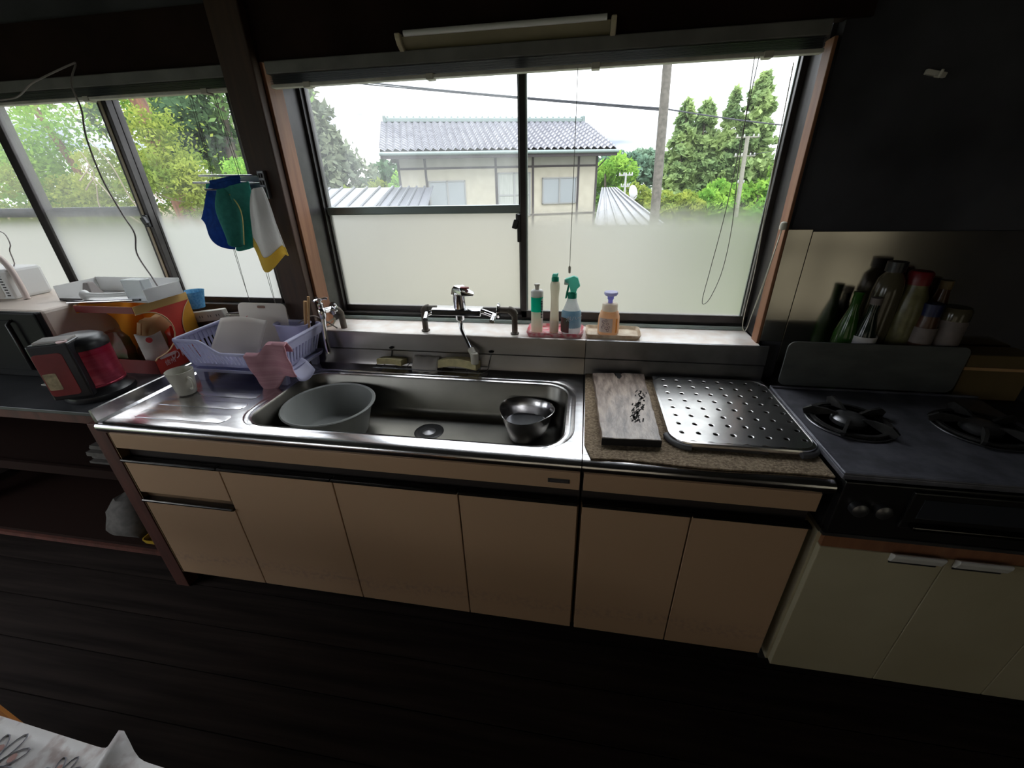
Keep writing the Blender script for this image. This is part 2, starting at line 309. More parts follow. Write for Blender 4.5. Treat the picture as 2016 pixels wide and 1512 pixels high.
# ------------------------------------------------------------------ mesh helpers
class MB:
    def __init__(s): s.v = []; s.f = []; s.m = []
    def add(s, vs, fs, mi=0):
        b = len(s.v); s.v += [tuple(p) for p in vs]; s.f += [tuple(b + i for i in f) for f in fs]; s.m += [mi] * len(fs); return s
    def box(s, x0, x1, y0, y1, z0, z1, mi=0):
        v = [(x, y, z) for z in (z0, z1) for y in (y0, y1) for x in (x0, x1)]
        return s.add(v, [(0, 2, 3, 1), (4, 5, 7, 6), (0, 1, 5, 4), (2, 6, 7, 3), (0, 4, 6, 2), (1, 3, 7, 5)], mi)
    def obox(s, c, d, rot=(0, 0, 0), mi=0):
        mt = Matrix.Translation(c) @ (Matrix.Rotation(rot[2], 4, 'Z') @ Matrix.Rotation(rot[1], 4, 'Y') @ Matrix.Rotation(rot[0], 4, 'X'))
        v = [mt @ Vector((sx * d[0] / 2, sy * d[1] / 2, sz * d[2] / 2)) for sz in (-1, 1) for sy in (-1, 1) for sx in (-1, 1)]
        return s.add(v, [(0, 2, 3, 1), (4, 5, 7, 6), (0, 1, 5, 4), (2, 6, 7, 3), (0, 4, 6, 2), (1, 3, 7, 5)], mi)
    def tube(s, path, r, seg=8, closed=False, caps=True, mi=0):
        P = [Vector(p) for p in path]; n = len(P)
        rr = r if isinstance(r, (list, tuple)) else [r] * n
        up = None; vs = []
        for i, p in enumerate(P):
            a = P[(i - 1) % n] if (closed or i > 0) else p; b = P[(i + 1) % n] if (closed or i < n - 1) else p
            d = (b - a).normalized()
            if up is None:
                up = Vector((0, 0, 1)) if abs(d.z) < .9 else Vector((1, 0, 0))
            x = d.cross(up)
            if x.length < 1e-6: x = d.orthogonal()
            x.normalize(); y = x.cross(d).normalized(); up = y
            for k in range(seg):
                t = 2 * math.pi * k / seg
                vs.append(p + (x * math.cos(t) + y * math.sin(t)) * rr[i])
        fs = []
        for i in range(n if closed else n - 1):
            j = (i + 1) % n
            for k in range(seg):
                l = (k + 1) % seg
                fs.append((i * seg + k, i * seg + l, j * seg + l, j * seg + k))
        if caps and not closed:
            fs.append(tuple(range(seg - 1, -1, -1))); fs.append(tuple((n - 1) * seg + k for k in range(seg)))
        return s.add(vs, fs, mi)
    def lathe(s, prof, seg=28, c=(0, 0, 0), a0=0.0, a1=None, rf=None, sx=1.0, sy=1.0, mi=0, caps=True):
        full = a1 is None; n = len(prof); cols = seg if full else seg + 1; vs = []
        for (r, z) in prof:
            for k in range(cols):
                t = a0 + (2 * math.pi if full else (a1 - a0)) * k / seg
                q = r * (rf(t) if rf else 1)
                vs.append((c[0] + q * math.cos(t) * sx, c[1] + q * math.sin(t) * sy, c[2] + z))
        fs = []
        for i in range(n - 1):
            for k in range(seg):
                l = (k + 1) % cols
                fs.append((i * cols + k, i * cols + l, (i + 1) * cols + l, (i + 1) * cols + k))
        if full and caps:
            if prof[0][0] > 1e-5: fs.append(tuple(range(cols - 1, -1, -1)))
            if prof[-1][0] > 1e-5: fs.append(tuple((n - 1) * cols + k for k in range(cols)))
        return s.add(vs, fs, mi)
    def prism(s, poly, axis, t0, t1, mi=0):
        """poly: 2-d outline (counter-clockwise); axis: the extrusion axis"""
        def P(a, b, t): return {'x': (t, a, b), 'y': (a, t, b), 'z': (a, b, t)}[axis]
        n = len(poly); vs = [P(a, b, t0) for a, b in poly] + [P(a, b, t1) for a, b in poly]
        fs = [tuple(range(n - 1, -1, -1)), tuple(range(n, 2 * n))] + [(i, (i + 1) % n, n + (i + 1) % n, n + i) for i in range(n)]
        return s.add(vs, fs, mi)
    def grid(s, fn, nu, nv, mi=0, closed_u=False):
        vs = [fn(i / nu, j / nv) for j in range(nv + 1) for i in range(nu + 1)]
        fs = [(j * (nu + 1) + i, j * (nu + 1) + i + 1, (j + 1) * (nu + 1) + i + 1, (j + 1) * (nu + 1) + i) for j in range(nv) for i in range(nu)]
        return s.add(vs, fs, mi)
    def loops(s, L, cap_last=True, cap_first=False, mi=0):
        n = len(L[0]); vs = [p for l in L for p in l]
        fs = [(i * n + k, i * n + (k + 1) % n, (i + 1) * n + (k + 1) % n, (i + 1) * n + k) for i in range(len(L) - 1) for k in range(n)]
        if cap_last: fs.append(tuple((len(L) - 1) * n + k for k in range(n)))
        if cap_first: fs.append(tuple(range(n - 1, -1, -1)))
        return s.add(vs, fs, mi)
    def build(s, name, mats, parent=None, smooth=None, bevel=0.0, solid=0.0, loc=None, subsurf=0, seg=2):
        me = bpy.data.meshes.new(name); me.from_pydata(s.v, [], s.f)
        ms = mats if isinstance(mats, (list, tuple)) else [mats]
        for q in ms: me.materials.append(M[q])
        if len(ms) > 1: me.polygons.foreach_set('material_index', s.m)
        me.update()
        import bmesh
        b = bmesh.new(); b.from_mesh(me); bmesh.ops.recalc_face_normals(b, faces=b.faces); b.to_mesh(me); b.free()
        if smooth is not None:
            me.polygons.foreach_set('use_smooth', [True] * len(me.polygons))
            me.set_sharp_from_angle(angle=R(smooth))
        o = bpy.data.objects.new(name, me); col.objects.link(o)
        if loc: o.location = loc
        if parent: o.parent = parent
        if solid:
            md = o.modifiers.new('s', 'SOLIDIFY'); md.thickness = solid; md.offset = 0
        if bevel:
            md = o.modifiers.new('b', 'BEVEL'); md.width = bevel; md.segments = seg; md.limit_method = 'ANGLE'; md.angle_limit = R(40)
        if subsurf:
            md = o.modifiers.new('u', 'SUBSURF'); md.levels = subsurf; md.render_levels = subsurf
        return o
def tag(o, label=None, cat=None, group=None, kind=None):
    if label: o['label'] = label
    if cat: o['category'] = cat
    if group: o['group'] = group
    if kind: o['kind'] = kind
    return o
def empty(name, loc=(0, 0, 0), rz=0.0, parent=None):
    o = bpy.data.objects.new(name, None); col.objects.link(o); o.location = loc; o.rotation_euler[2] = rz; o.empty_display_size = .05
    if parent: o.parent = parent
    return o
def share(o, name=None, loc=(0, 0, 0), parent=None):
    c = o.copy(); col.objects.link(c); c.location = loc
    if parent: c.parent = parent
    return c
def B(name, mat, x0, x1, y0, y1, z0, z1, parent=None, bevel=0.0):
    return MB().box(x0, x1, y0, y1, z0, z1).build(name, mat, parent, bevel=bevel)
def rrect(x0, x1, y0, y1, r, k=6, z=None):
    pts = []
    for (cx, cy, a) in ((x1 - r, y0 + r, -90), (x1 - r, y1 - r, 0), (x0 + r, y1 - r, 90), (x0 + r, y0 + r, 180)):
        for i in range(k + 1):
            t = R(a + 90 * i / k); p = (cx + r * math.cos(t), cy + r * math.sin(t)); pts.append(p if z is None else (*p, z))
    return pts
def rrect_outer(x0, x1, y0, y1, k, r, z):
    """a square-cornered loop with the same point count as rrect"""
    pts = []
    for (cx, cy, ux, uy, vx, vy) in ((x1, y0, -1, 0, 0, 1), (x1, y1, 0, -1, -1, 0), (x0, y1, 1, 0, 0, -1), (x0, y0, 0, 1, 1, 0)):
        for i in range(k + 1):
            t = i / k
            if t < .5: pts.append((cx + ux * r * (1 - 2 * t), cy + uy * r * (1 - 2 * t), z))
            else: pts.append((cx + vx * r * (2 * t - 1), cy + vy * r * (2 * t - 1), z))
    return pts
def spline(pts, n=40):
    P = [Vector(p) for p in pts]; res = []
    m = len(P) - 1
    for k in range(n + 1):
        t = k / n * m; i = min(int(t), m - 1); f = t - i
        p0 = P[max(i - 1, 0)]; p1 = P[i]; p2 = P[i + 1]; p3 = P[min(i + 2, m)]
        res.append(0.5 * ((2 * p1) + (p2 - p0) * f + (2 * p0 - 5 * p1 + 4 * p2 - p3) * f * f + (3 * p1 - p0 - 3 * p2 + p3) * f ** 3))
    return res
def text(body, size, mat, mw, parent=None, name='lettering', extrude=0.0004):
    cu = bpy.data.curves.new('t', 'FONT'); cu.body = body; cu.size = size; cu.extrude = extrude; cu.align_x = 'CENTER'; cu.align_y = 'CENTER'
    o = bpy.data.objects.new('t', cu); col.objects.link(o)
    dg = bpy.context.evaluated_depsgraph_get(); me = bpy.data.meshes.new_from_object(o.evaluated_get(dg))
    bpy.data.objects.remove(o); bpy.data.curves.remove(cu)
    me.materials.clear(); me.materials.append(M[mat])
    r = bpy.data.objects.new(name, me); col.objects.link(r)
    if parent: r.parent = parent
    r.matrix_local = mw
    return r
def frame_xyz(origin, ex, ey):
    ex = Vector(ex).normalized(); ey = Vector(ey).normalized(); ez = ex.cross(ey)
    return Matrix(((ex.x, ey.x, ez.x, origin[0]), (ex.y, ey.y, ez.y, origin[1]), (ex.z, ey.z, ez.z, origin[2]), (0, 0, 0, 1)))

# ================================================================== THE ROOM
X0, X1, Y0, YW, ZC = -3.3, 3.3, -2.35, 0.60, 2.45
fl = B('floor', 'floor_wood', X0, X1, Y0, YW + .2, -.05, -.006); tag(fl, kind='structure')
pk = None
for i in range(20):
    y = Y0 + i * .148
    if pk is None:
        pk = MB().box(X0, X1, 0, .1445, -.006, 0).build('plank', 'floor_wood', fl, loc=(0, y, 0))
    else: share(pk, loc=(0, y, 0), parent=fl)
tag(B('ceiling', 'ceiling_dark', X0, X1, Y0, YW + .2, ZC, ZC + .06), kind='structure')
# window wall (openings: main x -1.09..0.62, side x -3.05..-1.27)
wb = MB()
WT = YW + .22
for a in ((X0, X1, YW, WT, 0, .925), (X0, X1, YW, WT, 1.90, ZC), (.645, X1, YW, WT, .925, 1.90), (-1.19, -1.09, YW + .02, WT, .925, 1.90), (X0, -3.05, YW, WT, .925, 1.90)):
    wb.box(*a)
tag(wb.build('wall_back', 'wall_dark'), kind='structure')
LD = (-1.95, -.45, .05, 1.95)       # unseen glazed side door, added to light the cabinet fronts (y range, z range)
wl = MB()
for a in ((Y0, LD[0], 0, ZC), (LD[1], YW + .2, 0, ZC), (LD[0], LD[1], 0, LD[2]), (LD[0], LD[1], LD[3], ZC)): wl.box(X0 - .1, X0, a[0], a[1], a[2], a[3])
tag(wl.build('wall_left', 'room_wall'), kind='structure')
d3 = empty('added_door_3', (0, 0, 0)); tag(d3, kind='structure')
m = MB()
for a in ((LD[0], LD[1], LD[2], LD[2] + .08), (LD[0], LD[1], LD[3] - .06, LD[3]), (LD[0], LD[0] + .05, LD[2], LD[3]), (LD[1] - .05, LD[1], LD[2], LD[3]), (-1.23, -1.17, LD[2], LD[3])): m.box(X0 - .08, X0 - .03, a[0], a[1], a[2], a[3])
m.build('door_frame', 'bronze', d3)
MB().box(X0 - .058, X0 - .053, LD[0], LD[1], LD[2], LD[3]).build('pane', 'glass_clear', d3)
tag(B('wall_right', 'wall_dark', X1, X1 + .1, Y0, YW + .2, 0, ZC), kind='structure')
wr = MB()
RC = (-.95, .75, .05, 1.45)         # unseen low glazing behind the camera, added as even fill for the cabinet doors
RW = (-2.75, -1.80, 1.00, 1.95)      # unseen window behind the table, added to brighten the cloth
RD = (1.75, 2.75, .06, 1.60)        # unseen glazed door, added for the reflection in the steel panels
for a in ((X0, RW[0], 0, ZC), (RW[1], RC[0], 0, ZC), (RC[1], RD[0], 0, ZC), (RC[0], RC[1], 0, RC[2]), (RC[0], RC[1], RC[3], ZC), (RD[1], X1, 0, ZC), (RW[0], RW[1], 0, RW[2]), (RW[0], RW[1], RW[3], ZC), (RD[0], RD[1], 0, RD[2]), (RD[0], RD[1], RD[3], ZC)):
    wr.box(a[0], a[1], Y0 - .1, Y0, a[2], a[3])
tag(wr.build('wall_rear', 'room_wall'), kind='structure')
def pane(name, x0, x1, y0, y1, z0, z1, mats, parent):
    """thin glass; material 1 is on the room side only (y0 face)"""
    m = MB(); m.box(x0, x1, y0, y1, z0, z1, 0)
    m.m[2] = 1
    return m.build(name, mats, parent)
# added rear window and glazed doors (unseen behind the camera; they light the table and the cabinet fronts)
w3 = empty('added_window', (0, 0, 0)); tag(w3, kind='structure')
m = MB()
for a in ((RW[0], RW[1], RW[2], RW[2] + .05), (RW[0], RW[1], RW[3] - .05, RW[3]), (RW[0], RW[0] + .05, RW[2], RW[3]), (RW[1] - .05, RW[1], RW[2], RW[3]), (-2.30, -2.25, RW[2], RW[3])):
    m.box(a[0], a[1], Y0 - .08, Y0 - .03, a[2], a[3])
m.build('window_frame', 'bronze', w3)
pane('pane', RW[0], RW[1], Y0 - .06, Y0 - .055, RW[2], RW[3], ['glass_clear', 'glass_clear'], w3)
d1 = empty('added_door_1', (0, 0, 0)); tag(d1, kind='structure')
m = MB()
for a in ((RD[0], RD[1], RD[2], RD[2] + .10), (RD[0], RD[1], RD[3] - .07, RD[3]), (RD[0], RD[0] + .06, RD[2], RD[3]), (RD[1] - .06, RD[1], RD[2], RD[3]), (2.21, 2.29, RD[2], RD[3]), (RD[0], RD[1], .80, .86)):
    m.box(a[0], a[1], Y0 - .08, Y0 - .03, a[2], a[3])
m.build('door_frame', 'wood_dark', d1)
pane('pane', RD[0], RD[1], Y0 - .06, Y0 - .055, RD[2], RD[3], ['glass_clear', 'frost_tinted'], d1)

d2 = empty('added_door_2', (0, 0, 0)); tag(d2, kind='structure')
m = MB()
for a in ((RC[0], RC[1], RC[2], RC[2] + .06), (RC[0], RC[1], RC[3] - .06, RC[3]), (RC[0], RC[0] + .05, RC[2], RC[3]), (RC[1] - .05, RC[1], RC[2], RC[3]), (-.23, -.17, RC[2], RC[3])):
    m.box(a[0], a[1], Y0 - .08, Y0 - .03, a[2], a[3])
m.build('door_frame', 'wood_dark', d2)
pane('pane', RC[0], RC[1], Y0 - .06, Y0 - .055, RC[2], RC[3], ['glass_clear', 'frost_amber'], d2)

# ---- wooden post and casings round the windows
tag(B('trim_1', 'wood_dark', -1.185, -1.070, .555, WT, .93, 2.2, bevel=.004), kind='structure')
m = MB().box(-1.070, -1.058, .59, .668, .935, 1.86)
tag(m.build('trim_2', 'wood_orange', bevel=.002), kind='structure')
m = MB().box(.622, .632, .588, .640, .935, 1.80)
tag(m.build('trim_3', 'wood_orange', bevel=.002), kind='structure')
tag(B('trim_4', 'wood_black', -3.1, .70, .585, .625, 1.835, 1.99), kind='structure')
tag(B('trim_5', 'wood_dark', -3.1, -1.19, .60, .80, .925, .945), kind='structure')

# ---- main window
w1 = empty('window_1', (0, 0, 0)); tag(w1, kind='structure')
m = MB()
m.box(-1.068, -1.062, .668, .80, .94, 1.86); m.box(-1.085, -1.050, .755, .80, .94, 1.86)
m.box(.632, .668, .64, .80, .94, 1.86); m.box(.622, .650, .755, .80, .94, 1.86)
m.box(-1.085, .668, .745, .80, .938, .962); m.box(-1.085, .668, .755, .80, 1.83, 1.87)
m.build('window_frame', 'bronze', w1)
MB().box(-1.05, .63, .735, .746, .938, .948).box(-1.05, .63, .722, .727, .938, .951).build('track', 'rail_alu', w1)
def sash(x0, x1, y, z0, z1, sl, sr, parent, bot=.030):
    m = MB(); m.box(x0, x0 + sl, y, y + .028, z0, z1); m.box(x1 - sr, x1, y, y + .028, z0, z1); m.box(x0, x1, y, y + .028, z0, z0 + bot); m.box(x0, x1, y, y + .028, z1 - .035, z1)
    return m.build('sash', 'bronze', parent, bevel=.002)
s1 = sash(-1.062, -.222, .772, .958, 1.84, .020, .032, w1)
pane('pane', -1.05, -.235, .783, .787, 1.385, 1.82, ['glass_clear', 'glass_dusty'], s1)
pane('frosted_pane', -1.05, -.235, .783, .787, .97, 1.375, ['glass_clear', 'frost_full'], s1)
MB().box(-1.050, -.235, .768, .800, 1.362, 1.392).build('mid_rail', 'rail_alu', s1, bevel=.004)
s2 = sash(-.245, .640, .742, .958, 1.84, .024, .026, w1)
pane('pane', -.225, .625, .752, .756, .97, 1.82, ['glass_clear', 'frost_fade'], s2)
MB().box(-.222, -.216, .736, .742, .99, 1.82).build('edge_strip', 'rail_alu', s2)
MB().box(-.262, -.243, .742, .762, 1.338, 1.362).obox((-.262, .737, 1.325), (.020, .014, .032), (0, R(18), 0)).box(-.256, -.242, .735, .762, 1.26, 1.36).build('sash_lock', 'black_plastic', s2, bevel=.003)
MB().box(.600, .606, .736, .742, .99, 1.80).build('edge_strip', 'rail_alu', s2)

# ---- side window over the worktop table
w2 = empty('window_2', (0, 0, 0)); tag(w2, kind='structure')
m = MB()
m.box(-3.05, -1.19, .735, .80, .945, .985); m.box(-3.05, -1.19, .755, .80, 1.83, 1.89); m.box(-1.335, -1.19, .775, .80, .945, 1.88)
m.build('window_frame', 'bronze', w2)
def side_sash(x0, x1, y, mats):
    s = sash(x0, x1, y, .980, 1.84, .045, .045, w2, .028)
    MB().box(x1 - .030, x1 - .018, y - .004, y, 1.0, 1.83).build('edge_strip', 'tan_strip', s)
    pane('pane', x0 + .04, x1 - .04, y + .010, y + .014, .99, 1.82, mats, s)
    return s
side_sash(-1.925, -1.325, .772, ['glass_clear', 'frost_side'])
sb = side_sash(-2.485, -1.880, .742, ['glass_clear', 'frost_fade_grimy'])
MB().box(-1.905, -1.885, .728, .744, 1.325, 1.375).obox((-1.890, .722, 1.352), (.020, .016, .03), (0, R(-20), 0)).build('sash_lock', 'black_plastic', sb, bevel=.003)
side_sash(-3.05, -2.455, .772, ['glass_clear', 'frost_fade_grimy'])
sc = MB(); sc.box(-3.0, -1.93, .806, .816, 1.365, 1.405); sc.box(-1.945, -1.925, .806, .816, .98, 1.85)
sc.build('screen_frame', 'screen_alu', w2)

# ---- steel sill in front of the main window
sl = MB().box(-1.19, .628, .562, .79, .925, .937).build('window_sill', 'steel_sill', bevel=.002)
tag(sl, kind='structure')

# ---- wall splash panels behind the stove
o = B('wall_panel', 'steel_panel', .634, .705, .592, .599, .945, 1.318, bevel=.001); tag(o, 'narrow stainless wall panel beside the window casing', 'wall panel', 'stainless wall panels')
o = B('wall_panel', 'steel_panel', .707, 1.75, .593, .599, .80, 1.312, bevel=.001); tag(o, 'wide stainless wall panel behind the bottles and stove', 'wall panel', 'stainless wall panels')
hk = MB().obox((.89, .590, 1.705), (.05, .012, .012), (0, R(12), 0)).tube([(.89, .59, 1.70), (.89, .572, 1.695), (.89, .565, 1.71)], .004, 6).build('wall_hook', 'offwhite', bevel=.002)
tag(hk, 'small pale hook high on the dark wall above the stove', 'hook')

# ---- venetian blinds drawn up
def blind(x0, x1, label, y=.575, cords=()):
    b = empty('window_blind', ((x0 + x1) / 2, y, 1.76)); tag(b, label, 'blind', 'blinds drawn up over the windows')
    L = (x1 - x0) / 2
    B('headrail', 'blind_grey', -L, L, -.018, .018, .036, .070, b, bevel=.003)
    sl = None
    for i in range(9):
        if sl is None: sl = MB().grid(lambda u, v: (-L + .005 + u * (2 * L - .01), -.0125 + .025 * v, .0012 * math.sin(math.pi * v)), 1, 4).build('slat', 'blind_slat', b, loc=(0, 0, .0125), solid=.0006)
        else: share(sl, loc=(0, random.uniform(-.002, .002), .0125 + i * .0026), parent=b)
    B('bottom_rail', 'blind_rail', -L + .004, L - .004, -.014, .012, 0, .010, b, bevel=.002)
    for c in cords: MB().box(c - (x0 + x1) / 2 - .012, c - (x0 + x1) / 2 + .012, -.0165, .013, -.004, .012).build('rail_clip', 'cream_plastic', b, bevel=.002)
    return b
blind(-1.030, .598, 'long venetian blind drawn up above the sink window', cords=(-.90, -.49, .005, .46))
blind(-3.0, -1.175, 'venetian blind drawn up above the window with towels', cords=(-1.275, -1.75))
def cord(name, pts, r, mat, label, n=40, cat='cord', group=None, weight=None, seg=6):
    t = MB().tube(spline(pts, n), r, seg).build(name, mat, smooth=60)
    tag(t, label, cat, group)
    if weight: MB().lathe([(.001, 0), (.004, .002), (.005, .02), (.002, .026)], 10, weight).build('cord_tip', 'cream_plastic', t, smooth=40)
    return t
G = 'pull cords of the blinds'
cord('blind_cord', [(-.045, .553, 1.76), (-.045, .553, 1.5), (-.046, .553, 1.205)], .0011, 'cord_string', 'single pull cord hanging straight above the spray bottle', 6, group=G, weight=(-.046, .553, 1.182))
cord('blind_cord', [(.423, .553, 1.76), (.437, .553, 1.5), (.452, .553, 1.33), (.450, .553, 1.20), (.432, .553, 1.115), (.415, .553, 1.085), (.405, .553, 1.10), (.412, .553, 1.20), (.425, .553, 1.38), (.430, .553, 1.60), (.434, .553, 1.76)], .0012, 'cord_string', 'looped blind cord hanging in front of the conifers', 60, group=G)
cord('blind_cord', [(.540, .60, 1.75), (.552, .60, 1.45), (.566, .60, 1.20), (.566, .60, 1.03), (.572, .598, .985), (.582, .596, .985), (.588, .592, 1.05), (.605, .586, 1.25), (.609, .583, 1.325)], .0014, 'cord_cream', 'cream cord looping down the casing beside the stainless panel', 50, group=G)
cord('blind_cord', [(.610, .582, 1.318), (.596, .586, 1.12), (.586, .592, 1.03), (.584, .594, .995)], .0014, 'cord_cream', 'loose cream cord end tied to the casing knob', 20, group=G)
o = MB().lathe([(.002, -.012), (.010, -.010), (.011, .0), (.009, .010), (.004, .013)], 14, (.610, .578, 1.330)).build('cord_knob', 'cream_plastic', smooth=40); tag(o, 'cream cord knob on the casing at the corner of the stainless panel', 'knob')
for i, (a, b_) in enumerate(((-1.372, -1.385), (-1.362, -1.379), (-1.277, -1.268), (-1.270, -1.258), (-1.188, -1.20), (-1.183, -1.192))):
    lab = ('pair of thin blind cords falling behind the blue towel', 'thin blind cords falling behind the teal towel', 'thin blind cords hanging close to the wooden post')[i // 2]
    cord('blind_cord', [(a, .600, 1.76), (b_ + .004, .600, 1.45), (b_, .600, 1.20), (b_ - .006 if i % 2 else b_ + .002, .600, 1.05 - .01 * i)], .0009, 'cord_string', lab, 16, group='thin cords by the towels' + str(i // 2))
# loose electric cord strung over the side window
cord('electric_cable', [(-2.12, .50, 1.77), (-2.03, .50, 1.765), (-1.95, .50, 1.771), (-1.88, .50, 1.80), (-1.824, .50, 1.815), (-1.709, .52, 1.850), (-1.700, .53, 1.852), (-1.711, .50, 1.795), (-1.712, .50, 1.724), (-1.739, .50, 1.644), (-1.745, .50, 1.516), (-1.721, .50, 1.396), (-1.701, .50, 1.324), (-1.728, .50, 1.249), (-1.703, .50, 1.16), (-1.69, .50, 1.11)], .0027, 'cord_grey', 'loose grey electric cord dangling across the side window', 80, cat='cable')

# ---- fluorescent light over the window
lp = empty('fluorescent_light', (-.262, .56, 1.83)); tag(lp, 'unlit fluorescent tube light fixed above the window blind', 'light')
prof = [(-.020, .028), (-.012, .014), (.004, .003), (.020, .0), (.030, .0), (.030, .006), (.020, .006), (.007, .009), (-.007, .019), (-.014, .031)]
MB().prism(prof, 'x', -.295, .300).build('reflector', 'lamp_housing', lp, smooth=40)
MB().box(-.29, .295, .014, .045, .010, .040).build('mount', 'lamp_housing', lp, bevel=.004)
cp = [(-.036, .034), (-.032, .022), (-.022, .008), (-.004, -.003), (.020, -.006), (.036, -.006), (.036, .040)]
MB().prism(cp, 'x', -.312, -.296).build('end_cap', 'lamp_cap', lp, bevel=.003)
MB().prism(cp, 'x', .301, .316).build('end_cap', 'lamp_cap', lp, bevel=.003)
MB().tube([(-.285, -.026, .033), (.29, -.026, .033)], .0075, 14).build('tube', 'tube_white', lp, smooth=50)

# ================================================================== SINK UNIT
def door(x0, x1, z0, z1, parent, mat='door_laminate', handle=True, lab=None):
    d = MB().box(x0 + .002, x1 - .002, 0, .018, z0, z1).build('door', mat, parent, bevel=.0015)
    if handle:
        h = MB().prism([(.016, z1 - .001), (-.006, z1 - .001), (-.011, z1 + .004), (-.011, z1 + .009), (-.007, z1 + .012), (.016, z1 + .010)], 'x', x0 + .002, x1 - .002)
        h = h.build('handle', 'black_chrome', d, bevel=.001)
    return d
su = empty('sink_cabinet', (0, 0, 0)); tag(su, 'long sink cabinet with off-white doors and a stainless top', 'cabinet')
B('carcass', 'carcass', -1.520, .024, .0185, .545, .095, .630, su)
B('recess', 'recess', -1.520, .024, .030, .045, .640, .765, su)
B('toe_kick', 'toekick', -1.510, .016, .065, .54, .0, .095, su)
B('side_panel', 'carcass', -1.523, -1.5205, .0, .545, .095, .757, su)
B('fascia', 'door_laminate', -1.519, .022, 0, .018, .699, .757, su, bevel=.001)
for (a, b_) in ((-1.148, -.742), (-.742, -.333), (-.333, .022)):
    door(a, b_, .098, .645, su)
dw = door(-1.519, -1.148, .510, .645, su); dw.name = 'drawer'
dw = door(-1.519, -1.148, .098, .470, su); dw.name = 'drawer'
bp = MB().box(-.066, -.005, -.002, 0, .7195, .7335).build('brand_plate', 'dark_plastic', su, bevel=.001)
MB().box(-.060, -.011, -.0026, -.002, .7235, .7295).build('plate_line', 'steel_dark', bp)
# stainless top with basin
k = 8; bx = (-1.065, -.030, .060, .452); rr_ = .085
L = [rrect_outer(-1.545, .0235, .030, .548, k, .12, .800)]
for off, z, rad in ((.030, .8000, .110), (.026, .7970, .107), (.012, .7960, .097), (.008, .7975, .092), (.002, .7955, .087), (-.003, .788, .083), (-.014, .670, .074), (-.022, .652, .068), (-.042, .642, .055)):
    L.append(rrect(bx[0] - off, bx[1] + off, bx[2] - off * (.7 if off > 0 else 1), bx[3] + off, rad, k, z))
top = MB(); top.loops(L[:6], cap_last=False)
topo = top.build('worktop', 'steel', su, smooth=35)
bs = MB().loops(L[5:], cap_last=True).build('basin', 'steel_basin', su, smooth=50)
lip = [(.030, .800), (.012, .7995), (.002, .7980), (-.006, .795), (-.011, .789), (-.012, .780), (-.009, .770), (-.003, .765), (.002, .757), (.018, .757), (.018, .770), (.030, .790)]
MB().prism(lip, 'x', -1.545, .0235).build('front_lip', 'steel', su, smooth=40)
MB().prism([(-1.545, .800), (-1.522, .800), (-1.531, .806), (-1.536, .843), (-1.541, .845), (-1.545, .843)], 'y', -.004, .55).build('side_flange', 'steel', su, smooth=30)
MB().prism([(.548, .800), (.552, .812), (.556, .862), (.552, .868), (.556, .936), (.561, .938), (.561, .800)], 'x', -1.545, .0235).build('back_guard', 'steel_guard', su, smooth=30)
for (a, b_, x0, x1) in ((.042, .098, -1.455, -1.115), (.128, .178, -1.46, -1.120), (.205, .250, -1.46, -1.125)):
    MB().loops([rrect(x0, x1, a, b_, .018, 5, .7995), rrect(x0 + .0015, x1 - .0015, a + .0015, b_ - .0015, .016, 5, .8012), rrect(x0 + .004, x1 - .004, a + .004, b_ - .004, .012, 5, .8014)]).build('drain_ridge', 'steel', su, smooth=30)
MB().lathe([(.055, .643), (.052, .645), (.040, .644), (.034, .636), (.030, .634)], 24, (-.535, .315, 0)).build('drain', 'black_plastic', su, smooth=40)
MB().lathe([(.026, .640), (.025, .644), (.008, .649), (.001, .650)], 24, (-.535, .315, 0)).build('strainer', 'steel_dark', su, smooth=40)

# ---- work unit next to the sink
wu = empty('work_cabinet', (0, 0, 0)); tag(wu, 'short two-door cabinet under the brown mat and drainboard', 'cabinet')
B('carcass', 'carcass', .030, .624, .0185, .545, .095, .640, wu)
B('recess', 'recess', .030, .624, .030, .045, .640, .765, wu)
B('toe_kick', 'toekick', .036, .62, .065, .54, 0, .095, wu)
B('fascia', 'door_laminate', .032, .622, 0, .018, .699, .757, wu, bevel=.001)
door(.031, .329, .098, .645, wu); door(.329, .624, .098, .645, wu)
MB().box(.026, .640, .030, .548, .785, .800).build('worktop', 'steel', wu, bevel=.002)
MB().prism(lip, 'x', .026, .640).build('front_lip', 'steel', wu, smooth=40)
MB().prism([(.548, .800), (.552, .812), (.556, .862), (.552, .868), (.556, .936), (.561, .938), (.561, .800)], 'x', .026, .655).build('back_guard', 'steel_dark', wu, smooth=30)

# ---- woven mat, wooden board, perforated drainboard
def mat_pt(u, v):
    x = .030 + u * .612; y = .010 + v * .535
    wv = .0006 * math.sin(u * 60) + .0006 * math.sin(v * 50)
    if u < .06 and v < .18: wv -= .0
    return (x - (.018 * max(0, .12 - v) / .12 * (-1 if u < .1 else 0)), y + .004 * math.sin(u * 9), .8035 + wv)
o = MB().grid(mat_pt, 40, 30).build('counter_mat', 'mat_weave', solid=.004); tag(o, 'brown woven mat covering the counter under the drainboard', 'mat')
bd = empty('cutting_board', (.155, .29, .806)); tag(bd, 'weathered wooden board with a blackened edge on the brown mat', 'cutting board')
Lb = []
outl = []
for (p, q, n) in (((-.078, -.216), (.083, -.208), 8), ((.083, -.208), (.084, .224), 14), ((.084, .224), (.012, .226), 4), ((.012, .226), (-.018, .190), 2), ((-.018, .190), (-.022, .222), 2), ((-.022, .222), (-.098, .212), 4), ((-.098, .212), (-.078, -.216), 14)):
    for i in range(n):
        t = i / n; outl.append((p[0] + (q[0] - p[0]) * t + random.uniform(-.0018, .0018), p[1] + (q[1] - p[1]) * t + random.uniform(-.0018, .0018)))
